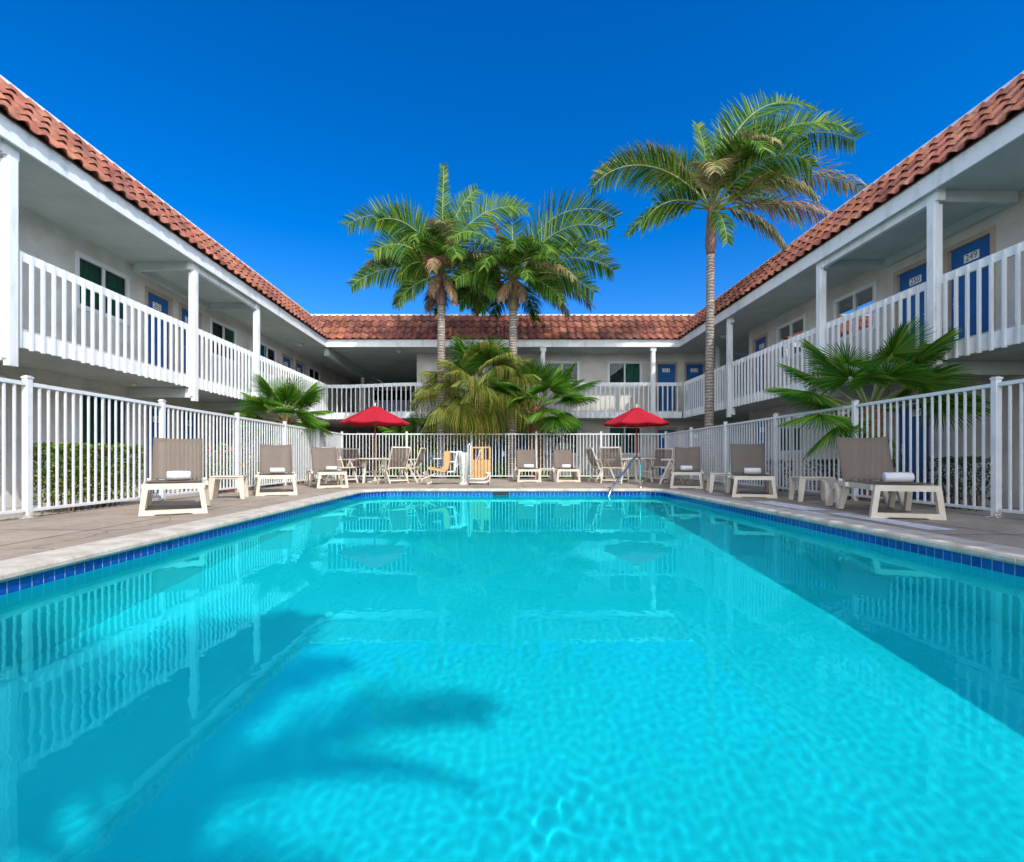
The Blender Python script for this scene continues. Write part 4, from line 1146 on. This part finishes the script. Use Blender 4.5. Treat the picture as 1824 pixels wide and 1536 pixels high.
feather_palm('right palm of the tall pair behind the far fence, crown spreading right', .46, 17.6, 6.82, .16, (.05, 0), [
    (8, 72, 4.4, 105, 1.1, .5, FG), (0, 50, 4.0, 85, 1.1, .75, FG), (-8, 24, 3.9, 65, 1.05, 1.0, FG), (-15, 4, 3.2, 55, .95, 1.2, FG), (172, 62, 3.1, 110, 1.0, .9, FO), (185, 36, 3.1, 85, 1.0, 1.2, FO),
    (200, 10, 2.4, 60, .9, 1.2, FG), (270, 55, 2.4, 130, .95, 1.1, FG), (300, 40, 2.8, 110, 1.0, 1.1, FG), (240, 32, 2.4, 105, .95, 1.2, FG), (60, 65, 3.5, 85, 1.0, .6, FG), (110, 58, 3.1, 85, .95, .8, FG),
    (35, 38, 3.4, 80, 1.0, .9, FG), (135, 76, 3.5, 40, .4, .5, FD), (95, 84, 3.2, 30, .7, .2, FG), (320, 18, 2.9, 80, .95, 1.2, FO), (345, 62, 3.5, 100, 1.05, .7, FG), (15, 8, 3.4, 60, .95, 1.2, FO), (155, 20, 2.7, 80, .95, 1.2, FG),
    (215, 60, 2.6, 115, .95, 1.0, FG), (285, 15, 2.0, 90, .85, 1.3, FG), (175, -8, 2.4, 55, .85, 1.3, FG), (10, -14, 2.6, 50, .85, 1.3, FO), (335, -12, 2.3, 55, .85, 1.3, FG),
    (150, -15, 2.1, 50, .8, 1.3, FO), (60, -10, 2.3, 55, .85, 1.2, FG), (235, -40, 1.3, 40, .55, 1.4, FD), (300, -50, 1.2, 35, .5, 1.4, FD), (110, 5, 2.4, 65, .9, 1.2, FG)], 'crownshaft', 5)
feather_palm('tallest feather palm, single grey trunk before the shaded wing', 5.98, 14.7, 7.75, .125, (.06, -.02), [
    (16, 80, 5.6, 95, 1.15, .5, FG), (4, 60, 5.3, 85, 1.15, .75, FG), (-6, 28, 4.4, 70, 1.1, 1.0, FO), (-12, 6, 3.9, 55, .95, 1.3, FD), (176, 58, 3.9, 105, 1.1, 1.2, FO), (184, 46, 3.9, 105, .95, 1.0, FG),
    (200, 8, 2.6, 80, .95, 1.2, FG), (340, -20, 2.5, 55, .75, 1.4, FO), (280, 55, 2.7, 125, 1.0, 1.1, FG), (310, 45, 3.0, 115, 1.1, 1.1, FG), (250, 45, 2.2, 120, .9, 1.2, FO), (30, 78, 4.9, 80, 1.05, .6, FG),
    (70, 62, 3.6, 80, 1.0, .7, FG), (120, 68, 3.0, 75, .95, .6, FG), (150, 78, 2.6, 70, .8, .5, FG), (100, 85, 2.9, 20, .6, .15, FG), (265, -30, 1.9, 50, .7, 1.3, FG), (355, 64, 4.5, 90, 1.1, .6, FG),
    (325, 30, 2.8, 95, 1.0, 1.2, FO), (20, 30, 3.6, 75, 1.0, 1.0, FG), (295, 70, 2.6, 130, .95, 1.1, FO), (165, 15, 2.4, 70, .8, 1.3, FG)], 'crownshaft_purple', 11)
# the palm behind the camera whose crown shades the near end of the pool
feather_palm('tall feather palm behind the camera, shading the near end of the pool', 3.95, -5.35, 7.2, .12, (-.1, .1), [
    (a, e, 1.75, 80, .7, .8, FG) for a, e in ((0, 50), (40, 25), (75, 60), (110, 20), (150, 45), (190, 22), (225, 55), (265, 25), (300, 50), (330, 15), (20, 75), (170, 72), (95, 40))], 'crownshaft', 21)

def fan_leaf(root, base, az, el, pl, Rr, mat, tipdroop=.2, span=125, nseg=56, bend=.35, roll=0):
    """one fan leaf: petiole, then a pleated blade split into narrow fingers"""
    m = MB(); p = Vector(base); e = el; pts = [p.copy()]
    for k in range(6):
        d = Vector((math.cos(az) * math.cos(e), math.sin(az) * math.cos(e), math.sin(e))); p = p + d * pl / 6; pts.append(p.copy()); e -= bend / 6
    m.mi = 0; m.tube(pts, [.022, .02, .017, .015, .013, .012, .011], 5)
    A = Vector((math.cos(az) * math.cos(e), math.sin(az) * math.cos(e), math.sin(e)))
    S = A.cross(Vector((0, 0, 1)))
    if S.length < .1: S = Vector((-math.sin(az), math.cos(az), 0))
    S.normalize(); U = S.cross(A)
    if roll: S, U = S * math.cos(roll) + U * math.sin(roll), U * math.cos(roll) - S * math.sin(roll)
    m.mi = 1; c = pts[-1]; sp = R(span); dth = 2 * sp / nseg
    for k in range(nseg):
        th = -sp + dth * (k + .5)
        def ray(a_): return A * math.cos(a_) + S * math.sin(a_)
        L_ = Rr * (.78 + .22 * math.cos(th * .7)) * random.uniform(.9, 1.05)
        fold = -U * (.22 * abs(math.sin(th)) ** 1.5)
        dm = (ray(th) + fold).normalized(); dl = (ray(th - dth * .5) + fold).normalized(); dr = (ray(th + dth * .5) + fold).normalized()
        pleat = U * (.010 * Rr)
        G_ = Vector((0, 0, -1))
        rows = []
        for t, ww in (((.06, 1), (.34, 1), (.58, .72), (.80, .38)) if 'gold' not in mat else ((.06, 1), (.30, 1), (.55, .62), (.80, .36))):
            g = G_ * (tipdroop * Rr * max(0, t - .45) ** 1.6 * 1.6)
            cen = c + dm * L_ * t + g + pleat * (1 if t < .7 else 0); half = (dr - dl) * (L_ * t * .5 * ww if t <= .6 else L_ * .6 * .82 * .5 * (.62 if t < .85 else .3))
            rows.append((m.p(*(cen - half - pleat * 2)), m.p(*cen), m.p(*(cen + half - pleat * 2))))
        for a_, b_ in zip(rows, rows[1:]):
            m.face(a_[0], a_[1], b_[1], b_[0]); m.face(a_[1], a_[2], b_[2], b_[1])
        g1 = G_ * (tipdroop * Rr * (.55 ** 1.6) * 2.2)
        tip = m.p(*(c + dm * L_ * (1.0 - .35 * min(1, tipdroop)) + g1))
        a_ = rows[-1]; m.face(a_[0], a_[1], tip); m.face(a_[1], a_[2], tip)
    return m.build('frond', ['petiole', mat], root)

def fan_palm(label, x, y, ztop, r0, leaves, seed, trunk='bark_brown', zbase=G, boots=True):
    random.seed(seed)
    t = thing('fan_palm', label, 'fan palm', (x, y, zbase))
    h = ztop - zbase
    trunk_mesh(t, [(0, 0, 0), (0, 0, h * .5), (0, 0, h * .9), (0, 0, h + .1)], [r0 * 1.1, r0, r0 * 1.05, r0 * .55], trunk, rings=.03)
    if boots:
        m = MB(); n = int(h / .10)
        for k in range(n):
            for j in range(7):
                a = 2 * PI * (j + .5 * (k % 2)) / 7 + random.uniform(-.1, .1); z = h * .06 + k * .10
                c, s = math.cos(a), math.sin(a); rr = r0 * 1.02
                m.bar((c * rr * .9, s * rr * .9, z), (c * (rr + .05), s * (rr + .05), z + .16), .07, .02)
        m.build('leaf_base', trunk, t)
    for (az, el, pl, Rr, mat, td) in leaves:
        fan_leaf(t, (math.cos(R(az)) * r0 * .4, math.sin(R(az)) * r0 * .4, h + random.uniform(-.1, .1)), R(az), R(el), pl, Rr, mat, td, roll=random.uniform(-.5, .5))
    return t
GN, GD = 'leaf_fan', 'leaf_fan_gold'
rr = random.Random(4)
def whorl(n, els, pl, Rr, mat, td, jit=12):
    out = []
    for k in range(n):
        az = 360 * k / n + rr.uniform(-jit, jit) + els[0]
        out.append((az, rr.uniform(*els), pl * rr.uniform(.85, 1.15), Rr * rr.uniform(.88, 1.1), mat, td * rr.uniform(.8, 1.2)))
    return out
fan_palm('big drooping golden fan palm in the middle behind the far fence', -.60, 17.75, 3.05, .2,
         whorl(9, (50, 88), 1.0, 1.05, GN, .2) + whorl(9, (30, 60), 1.2, 1.0, GD, .4) + whorl(11, (5, 32), 1.2, .95, GD, .75) + whorl(10, (-20, 5), 1.1, .9, GD, 1.05) + whorl(9, (-50, -22), .8, .85, GD, 1.3) + [(175, 15, 1.6, .95, GD, .8), (192, 0, 1.7, .9, GD, 1.0), (165, 30, 1.5, 1.0, GD, .6), (205, -15, 1.5, .9, GD, 1.1), (15, 40, 1.5, .95, GD, .5)], 31)
fan_palm('dark green fan palm with a stout rough trunk right of the golden one', 1.29, 17.85, 2.35, .23,
         whorl(8, (58, 88), 1.15, .95, GN, .08) + whorl(10, (26, 58), 1.25, 1.0, GN, .1) + whorl(10, (-15, 24), 1.05, .95, GN, .16), 32)
fan_palm('small fan palm behind the right edge of the left umbrella', -2.95, 18.6, 1.15, .09,
         whorl(5, (55, 85), .75, .75, GN, .12) + whorl(8, (10, 50), .8, .78, GN, .18) + whorl(4, (-10, 10), .7, .7, GD, .35), 33)
fan_palm('small fan palm by the sunlit fence with a yellow seed cluster', -5.95, 14.4, 1.7, .11,
         whorl(6, (55, 88), .72, .72, GN, .06) + whorl(9, (22, 55), .8, .75, GN, .1) + whorl(6, (-15, 15), .75, .7, GN, .2), 34)
fan_palm('large bright green fan palm in the shade behind the nearest right lounger', 6.30, 8.75, 1.52, .15,
         [(a, e, p * .9, r_ * .9, m_, d) for a, e, p, r_, m_, d in [(150, 50, 1.05, .85, GN, .06), (176, 30, 1.1, .88, GN, .08), (197, 6, 1.15, .80, GN, .12), (205, -12, 1.0, .8, GN, .2), (40, 60, 1.15, .9, GN, .05), (12, 42, 1.05, .92, GN, .08), (-12, 12, 1.05, .85, GN, .15),
          (95, 68, 1.0, .85, GN, .06), (250, 38, .85, .82, GN, .1), (290, 34, .85, .85, GN, .1), (325, 15, .95, .8, GN, .18), (215, 44, 1.0, .85, GN, .1), (120, 25, .9, .8, GN, .1), (60, 20, .95, .85, GN, .12),
          (270, 70, .95, .8, GN, .06), (232, -28, .8, .65, GN, .3), (165, 66, 1.0, .85, GN, .06), (350, 64, 1.05, .88, GN, .06), (305, 58, .95, .85, GN, .08)]], 35)
# seed cluster on the small palm
sp_ = [o for o in bpy.data.objects if o.get('label', '').startswith('small fan palm by the sunlit')][0]
m = MB(); random.seed(8)
for k in range(260):
    d = Vector((random.gauss(0, .09), random.gauss(0, .07), -abs(random.gauss(0, .22)))); c = Vector((.32, -.45, 1.55)) + d
    s = .016
    i = [m.p(*(c + Vector(q) * s)) for q in ((1, 0, 0), (-1, 0, 0), (0, 1, 0), (0, -1, 0), (0, 0, 1), (0, 0, -1))]
    for q in ((0, 2, 4), (2, 1, 4), (1, 3, 4), (3, 0, 4), (2, 0, 5), (1, 2, 5), (3, 1, 5), (0, 3, 5)): m.face(*[i[z] for z in q])
m.build('seed_cluster', 'seed', sp_)

# ---------------------------------------------------------------- hedges and plants
def leaves(m, c, size, spread=1):
    a = random.uniform(0, 2 * PI); e = random.uniform(-.5, 1.2)
    d = Vector((math.cos(a) * math.cos(e), math.sin(a) * math.cos(e), math.sin(e))); s = d.cross(Vector((random.uniform(-1, 1), random.uniform(-1, 1), 1))).normalized()
    L_ = size * random.uniform(.7, 1.3); u = d.cross(s)
    p = [c, c + d * L_ * .5 + s * L_ * .27, c + d * L_, c + d * L_ * .5 - s * L_ * .27]
    i = [m.p(*q) for q in p]; m.face(*i)
def hedge(label, x0, x1, y0, y1, z1, mat, n, seed, size=.06, zb=.14, z0=G):
    random.seed(seed)
    t = thing('hedge', label, 'hedge', ((x0 + x1) / 2, (y0 + y1) / 2, z0))
    m = MB(); hx, hy, h = (x1 - x0) / 2, (y1 - y0) / 2, z1 - z0
    for k in range(n):
        q = [random.uniform(-1, 1), random.uniform(-1, 1), random.uniform(0, 1)]
        if random.random() < .75:
            ax = random.choice((0, 0, 1, 2)); q[ax] = random.choice((-1, 1)) * random.uniform(.86, 1.0) if ax < 2 else random.uniform(.9, 1.0)
        low = q[2] < .35 and random.random() < .45
        if low: continue
        taper = .86 + .14 * min(1, q[2] * 2.2)
        wob = 1 + .06 * noise.noise(Vector((q[0] * 3, q[1] * 4, q[2] * 3 + seed)))
        leaves(m, Vector((q[0] * hx * taper * wob, q[1] * hy * taper * wob, zb + q[2] * (h - zb) * (1 + .03 * noise.noise(Vector((q[0] * 4, q[1] * 5, seed)))))), size)
    m.build('foliage', mat, t)
    m = MB()
    for k in range(int(18 * hy) + 6):
        x = random.uniform(-.7, .7) * hx; y = random.uniform(-.9, .9) * hy
        m.tube([(x, y, 0), (x + random.uniform(-.05, .05), y + random.uniform(-.05, .05), h * .35), (x + random.uniform(-.15, .15) , y + random.uniform(-.2, .2), h * .8)], [.014, .010, .004], 5)
    m.build('stem', 'twig', t)
    return t
hedge('tall clipped hedge behind the near part of the sunlit fence', -6.95, -6.2, 7.6, 9.05, .86, 'hedge', 11000, 41)
hedge('low hedge with pink flowers behind the sunlit fence further along', -6.9, -6.3, 11.9, 15.6, .55, 'hedge', 4200, 42)
hedge('small leafy plants by the sunlit wing near the far corner', -6.6, -6.1, 16.1, 18.6, .35, 'shrub', 1500, 43)
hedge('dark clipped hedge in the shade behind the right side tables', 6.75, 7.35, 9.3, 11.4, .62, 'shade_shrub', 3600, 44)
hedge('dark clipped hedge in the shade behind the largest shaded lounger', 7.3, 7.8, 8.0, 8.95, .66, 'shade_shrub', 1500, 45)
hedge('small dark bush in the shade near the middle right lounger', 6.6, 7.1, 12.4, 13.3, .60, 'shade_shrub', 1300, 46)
def clump(label, x, y, w_, d_, h, mat, n, seed, size=.11):
    random.seed(seed)
    t = thing('leafy_shrub', label, 'shrub', (x, y, G + .095), 0)
    m = MB()
    for k in range(n):
        a = random.uniform(0, 2 * PI); r_ = math.sqrt(random.random()); z = h * (1 - r_ ** 2 * .6) * random.uniform(.15, 1)
        leaves(m, Vector((math.cos(a) * r_ * w_, math.sin(a) * r_ * d_, z)), size)
    m.build('foliage', mat, t)
    m = MB()
    for k in range(14):
        a = random.uniform(0, 2 * PI); r_ = random.uniform(.1, .8)
        m.tube([(math.cos(a) * r_ * w_ * .3, math.sin(a) * r_ * d_ * .3, 0), (math.cos(a) * r_ * w_, math.sin(a) * r_ * d_, h * .7)], [.012, .005], 5)
    m.build('stem', 'petiole', t)
clump('bright green shrub behind the fence left of the pool lift', -2.55, 18.0, .85, .45, .62, 'shrub', 1100, 51)
clump('low green shrub behind the fence beside the covered post', -1.35, 18.0, .55, .4, .45, 'shrub', 700, 52)
clump('bright green shrub behind the fence right of the tan cart', .3, 18.05, .75, .45, .75, 'shrub', 1200, 53)
clump('low green shrub at the foot of the stout fan palm', 1.75, 17.9, .5, .3, .3, 'shrub', 500, 54)
clump('yellow green shrub behind the table under the left umbrella', -3.75, 18.1, .7, .45, .8, 'shrub', 1000, 55)
# flowering plants in a pot by the sunlit wing
t = thing('potted_flowers', 'terracotta pot of red and yellow flowers behind the sunlit fence', 'potted plant', (-6.55, 12.5, G))
m = MB(); m.lathe([(.001, 0), (.14, 0), (.20, .36), (.22, .36), (.22, .41), (.18, .41), (.17, .36), (.001, .35)], n=24); m.build('pot', 'terracotta_pot', t, True)
random.seed(61); m = MB()
for k in range(420):
    a = random.uniform(0, 2 * PI); r_ = random.random() * .42; leaves(m, Vector((math.cos(a) * r_, math.sin(a) * r_ * 1.6, .42 + random.random() * .75)), .09)
m.build('foliage', 'shrub', t)
for mat, nn in (('flower_red', 200), ('flower_yellow', 60)):
    m = MB()
    for k in range(nn):
        a = random.uniform(0, 2 * PI); r_ = random.random() * .5; leaves(m, Vector((math.cos(a) * r_, math.sin(a) * r_ * 1.7, .62 + random.random() * .55)), .07)
    m.build('blossom', mat, t)
m = MB()
for k in range(10):
    a = random.uniform(0, 2 * PI); m.tube([(0, 0, .36), (math.cos(a) * .3, math.sin(a) * .45, 1.0)], [.01, .004], 5)
m.build('stem', 'petiole', t)
# grass strip behind the far fence
random.seed(71); m = MB()
for k in range(9000):
    x = random.uniform(1.9, 5.0); y = random.uniform(FB + .25, FB + 1.5); z = G + .10; a = random.uniform(0, PI); h = random.uniform(.05, .11)
    d = Vector((math.cos(a), math.sin(a), 0)) * .006; l = Vector((random.uniform(-.03, .03), random.uniform(-.03, .03), h)); c = Vector((x, y, z))
    m.face(m.p(*(c - d)), m.p(*(c + d)), m.p(*(c + l)))
o = m.build('grass', 'grass'); tag(o, 'short bright green grass behind the far fence', 'grass', kind='stuff')
